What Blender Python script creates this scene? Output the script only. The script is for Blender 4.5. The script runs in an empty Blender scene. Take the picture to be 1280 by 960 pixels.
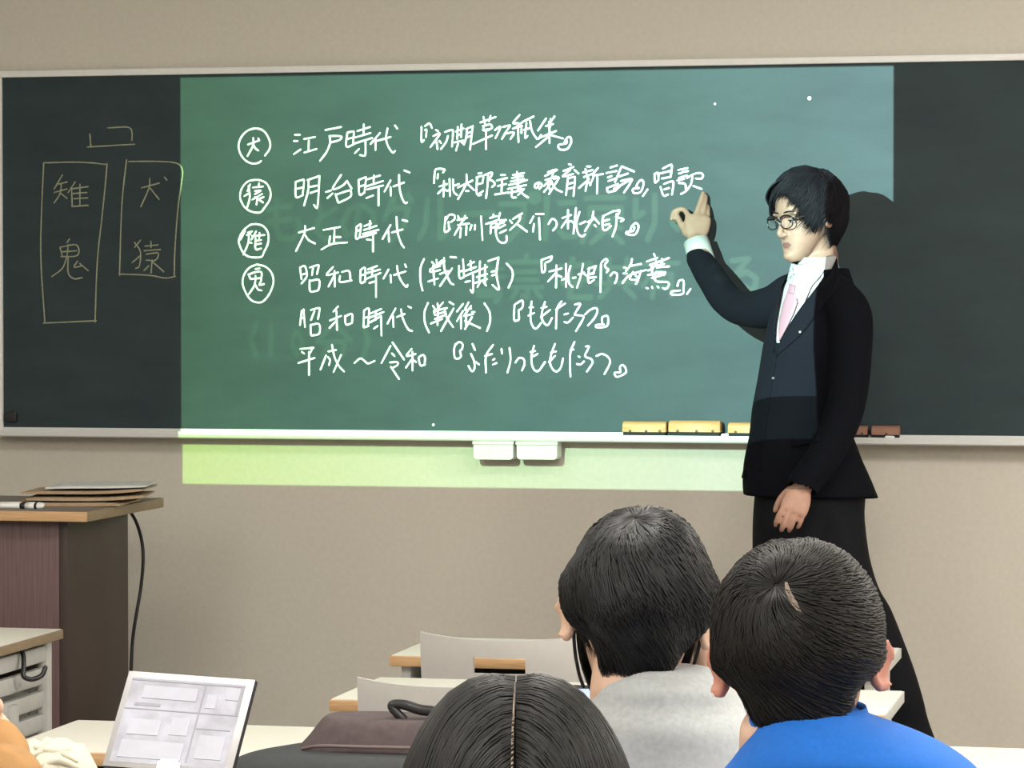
import bpy, bmesh, math, random
import numpy as np
from mathutils import Vector, Matrix, Euler
from mathutils.bvhtree import BVHTree

# ---------------------------------------------------------------- camera, light, exposure
scene = bpy.context.scene
COL = scene.collection
F_PX = 3900.0
CAM_LOC = Vector((2.147, -9.685, 1.54))
cam_data = bpy.data.cameras.new('camera')
cam_data.sensor_width = 36.0
cam_data.lens = F_PX / 1280.0 * 36.0
cam_data.clip_start = 0.1
cam = bpy.data.objects.new('camera', cam_data)
cam.location = CAM_LOC
cam.rotation_euler = Euler((math.pi / 2 - math.atan(96 / F_PX), 0, math.radians(12.5)))
COL.objects.link(cam)
scene.camera = cam
CAM_R = cam.rotation_euler.to_matrix()

vs = scene.view_settings
scene.display_settings.display_device = 'sRGB'
vs.view_transform = 'Standard'
vs.look = 'None'
vs.gamma = 1.0
vs.exposure = 0.0
vs.use_curve_mapping = False
scene.cycles.max_bounces = 6

world = bpy.data.worlds.new('room_ambient')
scene.world = world
world.use_nodes = True
world.node_tree.nodes['Background'].inputs[0].default_value = (1.0, 0.97, 0.92, 1)
world.node_tree.nodes['Background'].inputs[1].default_value = 0.05

def ceiling_lamp(x, y, sx, sy, watts, colour=(1.0, 0.96, 0.89)):
    l = bpy.data.lights.new('ceiling_lamp_light', 'AREA')
    l.shape = 'RECTANGLE'; l.size = sx; l.size_y = sy
    l.energy = watts; l.color = colour
    o = bpy.data.objects.new('ceiling_lamp_light', l)
    o.location = (x, y, 2.80)
    COL.objects.link(o)
    return o
# the front bank is off for the projector, the banks over the class are on
LAMPS = [(-0.9, -3.2, 8.5), (1.6, -3.2, 21), (3.9, -2.8, 50),
         (-1.2, -5.6, 20), (1.3, -5.6, 23), (3.8, -5.6, 26),
         (-1.2, -8.0, 22), (1.3, -8.0, 24), (3.8, -8.0, 26)]
for lx, ly, lw in LAMPS:
    ceiling_lamp(lx, ly, 1.25, 0.3, lw)
    # added point fill below each ceiling lamp, brightens the walls and ceiling
    tl_ = bpy.data.lights.new('wall_fill_light', 'POINT')
    tl_.energy = lw * 1.5; tl_.color = (1.0, 0.96, 0.89); tl_.shadow_soft_size = 0.16
    to_ = bpy.data.objects.new('wall_fill_light', tl_)
    to_.location = (lx, ly, 2.60); COL.objects.link(to_)

# ---------------------------------------------------------------- pixel <-> world helpers
def ray(px, py):
    return CAM_R @ Vector(((px - 640) / F_PX, -(py - 480) / F_PX, -1.0))
def at(px, py, Y):                      # point of the vertical plane y = Y seen at that pixel
    d = ray(px, py); t = (Y - CAM_LOC.y) / d.y
    return CAM_LOC + d * t
def atz(px, py, Z):                     # point of the horizontal plane z = Z
    d = ray(px, py); t = (Z - CAM_LOC.z) / d.z
    return CAM_LOC + d * t
def pxof(p):
    q = CAM_R.transposed() @ (Vector(p) - CAM_LOC)
    return (640 + F_PX * q.x / -q.z, 480 - F_PX * q.y / -q.z)
def scale_at(px, Y):                    # pixels per metre there
    return F_PX / ((at(px, 480, Y) - CAM_LOC).dot(ray(640, 480)) / ray(640, 480).length_squared)

# ---------------------------------------------------------------- the projector (a spot lamp with a slide in it)
PROJ = Vector((-0.05, -5.5, 2.50))
SL = at(227.5, 300, 0).x; SR = at(1120, 300, 0).x
ST = at(640, 91.5, 0).z; SB = at(640, 610, 0).z
SLIDE_W, SLIDE_H = 1020, 600
def slide_image(ghost):
    # linear RGB transmission of the slide, rows from the bottom
    u = np.linspace(0, 1, SLIDE_W)[None, :, None]
    v = np.linspace(0, 1, SLIDE_H)[:, None, None]
    cl = np.array([0.50, 1.00, 0.50]); cm = np.array([0.72, 1.34, 0.98]); cr = np.array([1.25, 1.85, 1.75])
    c = np.where(u < 0.5, cl + (cm - cl) * (u / 0.5), cm + (cr - cm) * ((u - 0.5) / 0.5))
    img = c * np.ones_like(v)
    # added dimming of the beam below the board, keeps the wall from clipping
    zb = SB + v * (ST - SB)
    band = (zb < 1.105)
    bl = np.array([0.22, 0.44, 0.085]); br = np.array([0.31, 0.52, 0.41])
    bc = bl + (br - bl) * np.clip(u / 0.75, 0, 1)
    img = np.where(band, bc * np.ones_like(v), img)
    mask = np.zeros((SLIDE_H, SLIDE_W))
    for stroke, wpx in ghost:
        pts = [at(x, y, 0) for x, y in stroke]
        P = [((p.x - SL) / (SR - SL) * SLIDE_W, (p.z - SB) / (ST - SB) * SLIDE_H) for p in pts]
        r = wpx / 2 * SLIDE_W / 892.0
        for (x0, y0), (x1, y1) in zip(P[:-1], P[1:]):
            xa, xb = int(max(0, min(x0, x1) - r - 2)), int(min(SLIDE_W, max(x0, x1) + r + 3))
            ya, yb = int(max(0, min(y0, y1) - r - 2)), int(min(SLIDE_H, max(y0, y1) + r + 3))
            if xb <= xa or yb <= ya: continue
            gx, gy = np.meshgrid(np.arange(xa, xb), np.arange(ya, yb))
            dx, dy = x1 - x0, y1 - y0; L2 = dx * dx + dy * dy + 1e-9
            t = np.clip(((gx - x0) * dx + (gy - y0) * dy) / L2, 0, 1)
            d = np.hypot(gx - x0 - t * dx, gy - y0 - t * dy)
            mask[ya:yb, xa:xb] = np.maximum(mask[ya:yb, xa:xb], np.clip(r + 0.7 - d, 0, 1))
    uu = np.linspace(0, 1, SLIDE_W)[None, :]
    amp = 0.17 + 0.28 * uu
    img = img * (1 + (mask * amp)[:, :, None] * np.array([0.9, 1.0, 0.55]))
    out = np.ones((SLIDE_H, SLIDE_W, 4), np.float32)
    out[:, :, :3] = img
    im = bpy.data.images.new('projected_slide', SLIDE_W, SLIDE_H, float_buffer=True)
    im.colorspace_settings.name = 'Non-Color'
    im.pixels.foreach_set(out.ravel())
    im.update(); im.pack()
    return im
GHOST = []
def ghost(w, s):
    for st in s.split('/'):
        GHOST.append(([tuple(map(float, p.split(','))) for p in st.split()], w))
ghost(7, '348,250 346,285 352,300 368,300 376,290 374,278/336,264 364,260/336,280 364,276')
ghost(7, '398,252 404,272/422,262 400,276 396,290 406,300 424,300')
ghost(7, '450,262 446,292 434,296 430,280 438,264 454,258 468,268 470,284 458,300')
ghost(7, '494,250 482,276/490,262 512,262 506,286 490,304/504,248 508,256/512,246 516,254')
ghost(7, '536,252 534,284 526,300/552,252 552,300 568,284')
ghost(7, '580,270 618,268')
ghost(7, '628,257 658,257 654,284 636,304/666,246 672,244 676,250 670,255 664,251')
ghost(7, '686,250 684,300/702,256 720,255/702,292 708,298 722,297')
ghost(7, '735,250 782,249/740,262 779,262 778,276 740,276/740,262 740,280 730,304/750,288 778,287/764,276 760,290 742,305/764,290 780,305')
ghost(7, '797,252 797,274 806,268/821,246 821,280 812,302')
ghost(6, '842,280 850,290')
ghost(6, '598,366 628,364/600,372 628,371 622,379/612,330 608,356/600,340 630,338/598,350 632,348')
ghost(6, '640,330 682,329/660,322 660,330/646,342 672,342/648,352 674,352/640,362 680,361/661,362 661,374 655,372/648,366 642,374/672,366 678,374')
ghost(7, '704,336 740,332/718,326 714,346 706,356 720,350 726,360/740,346 716,362 714,374 740,374')
ghost(6, '752,338 798,336/764,326 764,356/786,326 786,356/748,357 800,355/764,362 752,374/784,362 796,374')
ghost(6, '806,333 850,331/824,324 816,346 806,360/820,346 842,345 842,372/820,346 818,374/820,354 842,353/820,362 842,361')
ghost(7, '918,328 938,326 918,350 936,342 948,350 946,362 934,370 926,366 928,360 936,362')
ghost(7, '322,408 314,426 322,448')
ghost(7, '340,412 340,446')
ghost(6, '372,416 366,430 372,446 380,430 372,416')
ghost(6, '412,414 398,430/424,412 440,428/404,430 432,429 430,446/416,430 404,448')
ghost(7, '456,408 462,428 456,448')

sp = bpy.data.lights.new('projector_light', 'SPOT')
sp.energy = 1.0
sp.spot_size = math.radians(100); sp.spot_blend = 0.0
sp.shadow_soft_size = 0.003
sp.use_nodes = True
nt = sp.node_tree
em = nt.nodes['Emission']
tc = nt.nodes.new('ShaderNodeTexCoord')
sx = nt.nodes.new('ShaderNodeSeparateXYZ')
nt.links.new(tc.outputs['Normal'], sx.inputs[0])
def nmath(op, a, b=None, c=None):
    n = nt.nodes.new('ShaderNodeMath'); n.operation = op
    for i, v in enumerate((a, b, c)):
        if v is None: continue
        if isinstance(v, (int, float)): n.inputs[i].default_value = v
        else: nt.links.new(v, n.inputs[i])
    return n.outputs[0]
Ldist = -PROJ.y
az_ = nmath('ABSOLUTE', sx.outputs[2])
ux = nmath('ADD', nmath('MULTIPLY', nmath('DIVIDE', sx.outputs[0], az_), Ldist), PROJ.x)
uz = nmath('ADD', nmath('MULTIPLY', nmath('DIVIDE', sx.outputs[1], az_), Ldist), PROJ.z)
uu_ = nmath('DIVIDE', nmath('SUBTRACT', ux, SL), SR - SL)
vv_ = nmath('DIVIDE', nmath('SUBTRACT', uz, SB), ST - SB)
cx = nt.nodes.new('ShaderNodeCombineXYZ')
nt.links.new(uu_, cx.inputs[0]); nt.links.new(vv_, cx.inputs[1])
ti = nt.nodes.new('ShaderNodeTexImage')
ti.image = slide_image(GHOST); ti.extension = 'CLIP'; ti.interpolation = 'Linear'
nt.links.new(cx.outputs[0], ti.inputs[0])
nt.links.new(ti.outputs[0], em.inputs[0])
PROJ_STRENGTH = 2550.0
em.inputs[1].default_value = PROJ_STRENGTH
spo = bpy.data.objects.new('projector_light', sp)
spo.location = PROJ
spo.rotation_euler = (math.pi / 2, 0, 0)
COL.objects.link(spo)

# ---------------------------------------------------------------- materials
def mat(name, col, rough=0.6, var=0.06, scale=30.0, bump=0.0, metal=0.0, spec=0.5, stretch=None, sheen=0.0, emit=None):
    m = bpy.data.materials.new(name); m.use_nodes = True
    n = m.node_tree; b = n.nodes['Principled BSDF']
    b.inputs['Roughness'].default_value = rough
    b.inputs['Metallic'].default_value = metal
    b.inputs['Specular IOR Level'].default_value = spec
    if sheen: b.inputs['Sheen Weight'].default_value = sheen
    t = n.nodes.new('ShaderNodeTexCoord'); no = n.nodes.new('ShaderNodeTexNoise')
    no.inputs['Scale'].default_value = scale; no.inputs['Detail'].default_value = 4
    if stretch:
        mp = n.nodes.new('ShaderNodeMapping'); mp.inputs['Scale'].default_value = stretch
        n.links.new(t.outputs['Object'], mp.inputs[0]); n.links.new(mp.outputs[0], no.inputs['Vector'])
    else:
        n.links.new(t.outputs['Object'], no.inputs['Vector'])
    r = n.nodes.new('ShaderNodeValToRGB')
    r.color_ramp.elements[0].position = 0.3; r.color_ramp.elements[1].position = 0.7
    r.color_ramp.elements[0].color = (*[c * (1 - var) for c in col], 1)
    r.color_ramp.elements[1].color = (*[min(1, c * (1 + var)) for c in col], 1)
    n.links.new(no.outputs['Fac'], r.inputs[0]); n.links.new(r.outputs[0], b.inputs['Base Color'])
    if bump:
        bp = n.nodes.new('ShaderNodeBump'); bp.inputs['Strength'].default_value = bump; bp.inputs['Distance'].default_value = 0.004
        n.links.new(no.outputs['Fac'], bp.inputs['Height']); n.links.new(bp.outputs[0], b.inputs['Normal'])
    if emit:
        b.inputs['Emission Color'].default_value = (*emit[0], 1); b.inputs['Emission Strength'].default_value = emit[1]
    return m

M = dict(
    wall=mat('cream_painted_wall', (0.63, 0.595, 0.525), 0.85, 0.03, 60, 0.08),
    ceiling=mat('white_ceiling_board', (0.75, 0.74, 0.70), 0.9, 0.04, 25),
    floor=mat('grey_vinyl_floor', (0.32, 0.30, 0.27), 0.5, 0.12, 12),
    platform=mat('dark_platform_wood', (0.16, 0.10, 0.065), 0.5, 0.2, 8, stretch=(1, 14, 14)),
    alu=mat('white_aluminium', (0.86, 0.86, 0.85), 0.38, 0.02, 50),
    tray=mat('brushed_aluminium_rail', (0.70, 0.71, 0.70), 0.4, 0.04, 60, stretch=(1, 30, 30)),
    white_plastic=mat('white_plastic', (0.80, 0.81, 0.79), 0.4, 0.02, 40),
    black_felt=mat('black_felt', (0.012, 0.012, 0.013), 0.95, 0.3, 300, 0.3),
    eraser_wood=mat('pale_eraser_wood', (0.44, 0.235, 0.095), 0.6, 0.14, 14, stretch=(2, 25, 25)),
    eraser_pink=mat('reddish_eraser_wood', (0.33, 0.17, 0.12), 0.6, 0.12, 14, stretch=(2, 25, 25)),
    rivet=mat('dark_rivet', (0.10, 0.055, 0.03), 0.5),
    chalk=mat('white_chalk', (0.86, 0.90, 0.86), 0.95, 0.07, 260),
    chalk_y=mat('pale_yellow_chalk', (0.32, 0.335, 0.225), 0.95, 0.35, 240),
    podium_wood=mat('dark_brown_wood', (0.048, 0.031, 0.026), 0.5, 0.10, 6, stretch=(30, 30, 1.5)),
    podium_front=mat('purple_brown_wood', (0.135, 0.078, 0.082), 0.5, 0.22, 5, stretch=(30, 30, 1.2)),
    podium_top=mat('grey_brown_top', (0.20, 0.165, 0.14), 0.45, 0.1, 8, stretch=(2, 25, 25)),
    edge_wood=mat('tan_wood_edge', (0.56, 0.34, 0.17), 0.5, 0.14, 8, stretch=(2, 30, 30)),
    edge_dull=mat('dull_wood_edge', (0.27, 0.20, 0.125), 0.55, 0.1, 8, stretch=(20, 3, 30)),
    desk_top=mat('off_white_laminate', (0.66, 0.645, 0.58), 0.42, 0.02, 60),
    desk_grey=mat('pale_grey_steel', (0.50, 0.50, 0.48), 0.45, 0.05, 30),
    desk_dark=mat('dark_book_shelf', (0.045, 0.036, 0.032), 0.6, 0.1, 20),
    chair_shell=mat('light_grey_shell', (0.55, 0.53, 0.51), 0.45, 0.02, 60),
    steel=mat('grey_steel_tube', (0.42, 0.42, 0.43), 0.35, 0.05, 40, metal=0.6),
    black_plastic=mat('black_plastic', (0.013, 0.013, 0.015), 0.4, 0.1, 60),
    kraft=mat('kraft_paper', (0.40, 0.29, 0.185), 0.75, 0.08, 40, 0.1),
    paper=mat('white_paper', (0.62, 0.62, 0.62), 0.8, 0.03, 50),
    cable=mat('black_cable', (0.010, 0.010, 0.011), 0.5, 0.1, 60),
    skin=mat('skin', (0.66, 0.43, 0.315), 0.5, 0.05, 45, 0.03),
    skin_man=mat('skin_man', (0.235, 0.142, 0.103), 0.6, 0.05, 45, 0.03),  # darkened to offset the projector light on face and raised hand
    skin_hand=mat('skin_shaded_hand', (0.45, 0.255, 0.185), 0.5, 0.07, 45, 0.03),  # lighter copy of the man's skin, for his hand outside the projector beam
    lip=mat('lips', (0.13, 0.058, 0.052), 0.6, 0.05, 60),
    ear_red=mat('skin_red_lit', (0.60, 0.255, 0.19), 0.5, 0.06, 45),  # red light on the ears, put into the skin colour
    scalp=mat('scalp', (0.26, 0.20, 0.155), 0.6, 0.1, 60),
    hair_black=mat('black_hair', (0.0075, 0.0075, 0.009), 0.48, 0.35, 40, stretch=None, spec=0.35),
    hair_man=mat('jet_black_hair', (0.0060, 0.0060, 0.0085), 0.6, 0.35, 40, spec=0.15),
    hair_brown=mat('dark_brown_hair', (0.0105, 0.0092, 0.0086), 0.5, 0.35, 40, spec=0.25),
    hair_grey=mat('soft_dark_hair', (0.0085, 0.0080, 0.0075), 0.5, 0.35, 40, spec=0.32),
    suit=mat('navy_suit_wool', (0.0035, 0.0042, 0.0075), 0.9, 0.15, 200, 0.05, spec=0.12),
    suit_leg=mat('black_trouser_wool', (0.0055, 0.0060, 0.0085), 0.85, 0.12, 200, spec=0.2),
    shirt_white=mat('white_shirt_cotton', (0.36, 0.365, 0.37), 0.75, 0.02, 80),
    tie=mat('pale_pink_tie', (0.27, 0.150, 0.185), 0.6, 0.06, 160, stretch=(1, 1, 3)),
    shoe=mat('black_leather', (0.010, 0.010, 0.010), 0.3),
    glasses=mat('black_acetate', (0.007, 0.007, 0.008), 0.25),
    eye_white=mat('eye_white', (0.26, 0.25, 0.24), 0.5, 0.02),
    iris=mat('dark_iris', (0.012, 0.008, 0.006), 0.2),
    silver=mat('silver_metal', (0.55, 0.55, 0.56), 0.3, 0.03, 50, metal=0.8),
    grey_shirt=mat('heather_grey_jersey', (0.44, 0.46, 0.47), 0.9, 0.09, 140, 0.08),
    blue_shirt=mat('bright_blue_jersey', (0.006, 0.135, 0.56), 0.85, 0.06, 160, 0.05),
    dark_cloth=mat('charcoal_cloth', (0.035, 0.036, 0.040), 0.9, 0.15, 120, 0.1),
    jean=mat('dark_denim', (0.03, 0.04, 0.07), 0.85, 0.15, 150),
    maroon_cloth=mat('brown_maroon_cloth', (0.085, 0.063, 0.066), 0.9, 0.16, 60, 0.12),
    bag_cloth=mat('charcoal_nylon', (0.038, 0.042, 0.046), 0.85, 0.12, 60, 0.1),
    tan_jacket=mat('tan_orange_cotton', (0.40, 0.215, 0.080), 0.85, 0.14, 25, 0.15),
    cream_cloth=mat('cream_cloth', (0.64, 0.605, 0.49), 0.9, 0.05, 30, 0.1),
    alu_grey=mat('silver_grey_body', (0.45, 0.45, 0.47), 0.35, 0.03, 50, metal=0.4),
    mask=mat('black_mask_fabric', (0.010, 0.010, 0.011), 0.85),
    blue_screen=mat('pale_blue_screen', (0.20, 0.25, 0.36), 0.3, 0.08, 15, emit=((0.42, 0.56, 0.95), 0.35)),
)
def board_material():
    m = bpy.data.materials.new('green_blackboard'); m.use_nodes = True
    n = m.node_tree; b = n.nodes['Principled BSDF']
    b.inputs['Roughness'].default_value = 0.62; b.inputs['Specular IOR Level'].default_value = 0.25
    t = n.nodes.new('ShaderNodeTexCoord')
    mp = n.nodes.new('ShaderNodeMapping'); mp.inputs['Rotation'].default_value = (0, 0.5, 0); mp.inputs['Scale'].default_value = (1.2, 1, 3.4)
    n.links.new(t.outputs['Object'], mp.inputs[0])
    a = n.nodes.new('ShaderNodeTexNoise'); a.inputs['Scale'].default_value = 2.6; a.inputs['Detail'].default_value = 8; a.inputs['Roughness'].default_value = 0.6
    n.links.new(mp.outputs[0], a.inputs['Vector'])
    g = n.nodes.new('ShaderNodeTexNoise'); g.inputs['Scale'].default_value = 160; g.inputs['Detail'].default_value = 2
    n.links.new(t.outputs['Object'], g.inputs['Vector'])
    r = n.nodes.new('ShaderNodeValToRGB')
    r.color_ramp.elements[0].position = 0.35; r.color_ramp.elements[1].position = 0.75
    r.color_ramp.elements[0].color = (0.0275, 0.044, 0.050, 1)
    r.color_ramp.elements[1].color = (0.038, 0.060, 0.066, 1)
    n.links.new(a.outputs['Fac'], r.inputs[0])
    mx = n.nodes.new('ShaderNodeMix'); mx.data_type = 'RGBA'; mx.blend_type = 'MULTIPLY'; mx.inputs[0].default_value = 0.12
    n.links.new(r.outputs[0], mx.inputs[6]); n.links.new(g.outputs['Fac'], mx.inputs[7])
    n.links.new(mx.outputs[2], b.inputs['Base Color'])
    return m
M['board'] = board_material()

# ---------------------------------------------------------------- mesh helpers
def tag(o, label=None, cat=None, group=None, kind=None):
    if label: o['label'] = label
    if cat: o['category'] = cat
    if group: o['group'] = group
    if kind: o['kind'] = kind
    return o
def thing(name, label, cat, loc=(0, 0, 0), group=None):
    o = bpy.data.objects.new(name, None); COL.objects.link(o)
    o.location = loc; o.empty_display_size = 0.05
    return tag(o, label, cat, group)
def wloc(o):
    v = Vector((0, 0, 0))
    while o is not None: v += o.location; o = o.parent
    return v
def obj(name, geo, m, parent=None, smooth=True, angle=None, label=None):
    """geo = (verts, faces) in world coordinates"""
    V, Fc = geo
    off = wloc(parent)
    me = bpy.data.meshes.new(name)
    me.from_pydata([(v[0] - off.x, v[1] - off.y, v[2] - off.z) for v in V], [], [list(f) for f in Fc])
    bm = bmesh.new(); bm.from_mesh(me)
    bmesh.ops.recalc_face_normals(bm, faces=bm.faces)
    if angle is not None:
        for e in bm.edges:
            if len(e.link_faces) == 2 and e.calc_face_angle(0) > math.radians(angle): e.smooth = False
    bm.to_mesh(me); bm.free()
    if smooth: me.polygons.foreach_set('use_smooth', [True] * len(me.polygons))
    me.materials.append(m)
    o = bpy.data.objects.new(name, me); COL.objects.link(o)
    if parent: o.parent = parent
    if label: o['label'] = label
    return o
def join(*gs):
    V, Fc = [], []
    for v, f in gs:
        k = len(V); V += [tuple(p) for p in v]; Fc += [tuple(i + k for i in q) for q in f]
    return V, Fc
def bm_geo(bm):
    bm.verts.index_update()
    g = ([tuple(v.co) for v in bm.verts], [tuple(v.index for v in f.verts) for f in bm.faces])
    bm.free(); return g
def box(x0, x1, y0, y1, z0, z1, bev=0.003, seg=2):
    bm = bmesh.new(); bmesh.ops.create_cube(bm, size=1)
    for v in bm.verts:
        v.co = ((x0 + x1) / 2 + v.co.x * (x1 - x0), (y0 + y1) / 2 + v.co.y * (y1 - y0), (z0 + z1) / 2 + v.co.z * (z1 - z0))
    if bev: bmesh.ops.bevel(bm, geom=bm.edges[:], offset=bev, segments=seg, affect='EDGES', profile=0.6)
    return bm_geo(bm)
def xform(geo, mtx):
    return [tuple(mtx @ Vector(v)) for v in geo[0]], geo[1]
def loft(rings, cap=True, closed=True):
    V, Fc = [], []
    n = len(rings[0])
    for r in rings: V += [tuple(p) for p in r]
    for i in range(len(rings) - 1):
        for j in range(n if closed else n - 1):
            a, b = i * n + j, i * n + (j + 1) % n
            Fc.append((a, b, b + n, a + n))
    if cap and closed:
        for base, rev in ((0, True), ((len(rings) - 1) * n, False)):
            c = len(V); ring = rings[0] if rev else rings[-1]
            V.append(tuple(sum((Vector(p) for p in ring), Vector()) / n))
            for j in range(n):
                q = (base + j, base + (j + 1) % n, c)
                Fc.append(q[::-1] if not rev else q)
    return V, Fc
def smoothpath(pts, sub=6, closed=False):
    P = [Vector(p) for p in pts]
    if len(P) < 3: return P
    out = []
    n = len(P)
    for i in range(n if closed else n - 1):
        p1, p2 = P[i], P[(i + 1) % n]
        p0 = P[i - 1] if (i > 0 or closed) else p1 * 2 - p2
        p3 = P[(i + 2) % n] if (i + 2 < n or closed) else p2 * 2 - p1
        for k in range(sub):
            t = k / sub
            out.append(0.5 * ((2 * p1) + (p2 - p0) * t + (2 * p0 - 5 * p1 + 4 * p2 - p3) * t * t + (3 * p1 - p0 - 3 * p2 + p3) * t ** 3))
    if not closed: out.append(P[-1])
    return out
def lerp_list(vals, m):
    n = len(vals); out = []
    for i in range(m):
        t = i / (m - 1) * (n - 1); k = min(int(t), n - 2); f = t - k
        f = f * f * (3 - 2 * f)
        out.append(vals[k] * (1 - f) + vals[k + 1] * f)
    return out
def tube(pts, radii, n=12, sub=5, round_ends=True, flat=1.0, up=None):
    """tapered tube through points; radii per control point"""
    P = smoothpath(pts, sub)
    R = lerp_list(radii, len(P)) if len(radii) > 1 else [radii[0]] * len(P)
    if round_ends:
        d0 = (P[0] - P[1]).normalized(); d1 = (P[-1] - P[-2]).normalized()
        r0, r1 = R[0], R[-1]
        P = [P[0] + d0 * r0 * .95, P[0] + d0 * r0 * .7] + P + [P[-1] + d1 * r1 * .7, P[-1] + d1 * r1 * .95]
        R = [r0 * .3, r0 * .72] + R + [r1 * .72, r1 * .3]
    rings = []
    t = (P[1] - P[0]).normalized()
    ref = Vector(up) if up else (Vector((0, 0, 1)) if abs(t.z) < .9 else Vector((1, 0, 0)))
    u = (ref - t * ref.dot(t)).normalized()
    for i, p in enumerate(P):
        t = (P[min(i + 1, len(P) - 1)] - P[max(i - 1, 0)]).normalized()
        u = (u - t * u.dot(t)).normalized(); v = t.cross(u)
        rings.append([p + (u * math.cos(2 * math.pi * k / n) * flat + v * math.sin(2 * math.pi * k / n)) * R[i] for k in range(n)])
    return loft(rings)
def ellipsoid(c, r, rot=None, n=20, m=12):
    V, rings = [], []
    for i in range(m + 1):
        th = math.pi * (i + .02) / (m + .04)
        rings.append([Vector((math.sin(th) * math.cos(2 * math.pi * j / n) * r[0], math.sin(th) * math.sin(2 * math.pi * j / n) * r[1], math.cos(th) * r[2])) for j in range(n)])
    R = rot or Matrix.Identity(3); c = Vector(c)
    return loft([[c + R @ p for p in ring] for ring in rings])
def sring(c, hx, hy, n=28, e=2.2, rot=0.0):
    """super-elliptic horizontal ring"""
    out = []
    for k in range(n):
        a = 2 * math.pi * k / n
        x = math.copysign(abs(math.cos(a)) ** (2 / e), math.cos(a)) * hx
        y = math.copysign(abs(math.sin(a)) ** (2 / e), math.sin(a)) * hy
        out.append(Vector((c[0] + x * math.cos(rot) - y * math.sin(rot), c[1] + x * math.sin(rot) + y * math.cos(rot), c[2])))
    return out
def pxrings(rows, n=28, e=2.3):
    """rows: (py, px_left, px_right, Y, half_depth) -> horizontal rings"""
    out = []
    for py, l, r, Y, hd in rows:
        a, b = at(l, py, Y), at(r, py, Y)
        out.append(sring(((a.x + b.x) / 2, Y, (a.z + b.z) / 2), (b.x - a.x) / 2, hd, n, e))
    return out
def interp_rows(rows, k=4):
    P = [list(map(float, r)) for r in rows]; out = []
    n = len(P)
    for i in range(n - 1):
        p0 = P[max(i - 1, 0)]; p1 = P[i]; p2 = P[i + 1]; p3 = P[min(i + 2, n - 1)]
        for s in range(k):
            t = s / k
            out.append([0.5 * (2 * b + (c - a) * t + (2 * a - 5 * b + 4 * c - d) * t * t + (3 * b - a - 3 * c + d) * t ** 3) for a, b, c, d in zip(p0, p1, p2, p3)])
    out.append(P[-1]); return out
def remesh(parts, voxel=0.005, smooth=4, factor=0.5):
    V, Fc = join(*parts)
    me = bpy.data.meshes.new('tmp'); me.from_pydata(V, [], Fc); me.update()
    bm = bmesh.new(); bm.from_mesh(me); bmesh.ops.recalc_face_normals(bm, faces=bm.faces); bm.to_mesh(me); bm.free()
    o = bpy.data.objects.new('tmp', me); COL.objects.link(o)
    r = o.modifiers.new('r', 'REMESH'); r.mode = 'VOXEL'; r.voxel_size = voxel
    if smooth:
        s = o.modifiers.new('s', 'SMOOTH'); s.iterations = smooth; s.factor = factor
    dg = bpy.context.evaluated_depsgraph_get(); dg.update()
    ev = o.evaluated_get(dg); m2 = ev.to_mesh()
    nv = len(m2.vertices); co = np.empty(nv * 3); m2.vertices.foreach_get('co', co)
    Vn = co.reshape(-1, 3).copy(); Fn = [tuple(p.vertices) for p in m2.polygons]
    ev.to_mesh_clear(); bpy.data.objects.remove(o); bpy.data.meshes.remove(me)
    return Vn, Fn
def bvh_of(geo):
    return BVHTree.FromPolygons([Vector(v) for v in geo[0]], [list(f) for f in geo[1]])
def hit(bvh, px, py, off=0.0):
    d = ray(px, py).normalized()
    h, n, i, t = bvh.ray_cast(CAM_LOC, d)
    if h is None: return None
    return h - d * off
def patch(bvh, grid, off=0.003, thick=0.004):
    """thin cloth piece laid on a surface: grid of pixel points -> solid slab following the surface"""
    rows, cols = len(grid), len(grid[0])
    front, back = [], []
    last = None
    for r in grid:
        for (x, y) in r:
            h = hit(bvh, x, y)
            if h is None: h = last if last is not None else at(x, y, -0.6)
            last = h
            d = (CAM_LOC - h).normalized()
            front.append(h + d * off); back.append(h + d * (off - thick))
    n = rows * cols
    V = front + back; Fc = []
    for i in range(rows - 1):
        for j in range(cols - 1):
            a = i * cols + j
            Fc.append((a, a + 1, a + cols + 1, a + cols)); Fc.append((a + n + cols, a + n + cols + 1, a + n + 1, a + n))
    rim = [j for j in range(cols)] + [i * cols + cols - 1 for i in range(1, rows)] + [(rows - 1) * cols + j for j in range(cols - 2, -1, -1)] + [i * cols for i in range(rows - 2, 0, -1)]
    for k in range(len(rim)):
        a, b = rim[k], rim[(k + 1) % len(rim)]
        Fc.append((b, a, a + n, b + n))
    return [tuple(v) for v in V], Fc
def pgrid(left, right, rows=10, cols=5):
    """grid between two pixel polylines"""
    def samp(pl, t):
        t *= len(pl) - 1; k = min(int(t), len(pl) - 2); f = t - k
        return (pl[k][0] * (1 - f) + pl[k + 1][0] * f, pl[k][1] * (1 - f) + pl[k + 1][1] * f)
    g = []
    for i in range(rows):
        a, b = samp(left, i / (rows - 1)), samp(right, i / (rows - 1))
        g.append([(a[0] + (b[0] - a[0]) * j / (cols - 1), a[1] + (b[1] - a[1]) * j / (cols - 1)) for j in range(cols)])
    return g
def inpoly(x, y, poly):
    r = False; j = len(poly) - 1
    for i in range(len(poly)):
        if (poly[i][1] > y) != (poly[j][1] > y) and x < (poly[j][0] - poly[i][0]) * (y - poly[i][1]) / (poly[j][1] - poly[i][1]) + poly[i][0]: r = not r
        j = i
    return r
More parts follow.
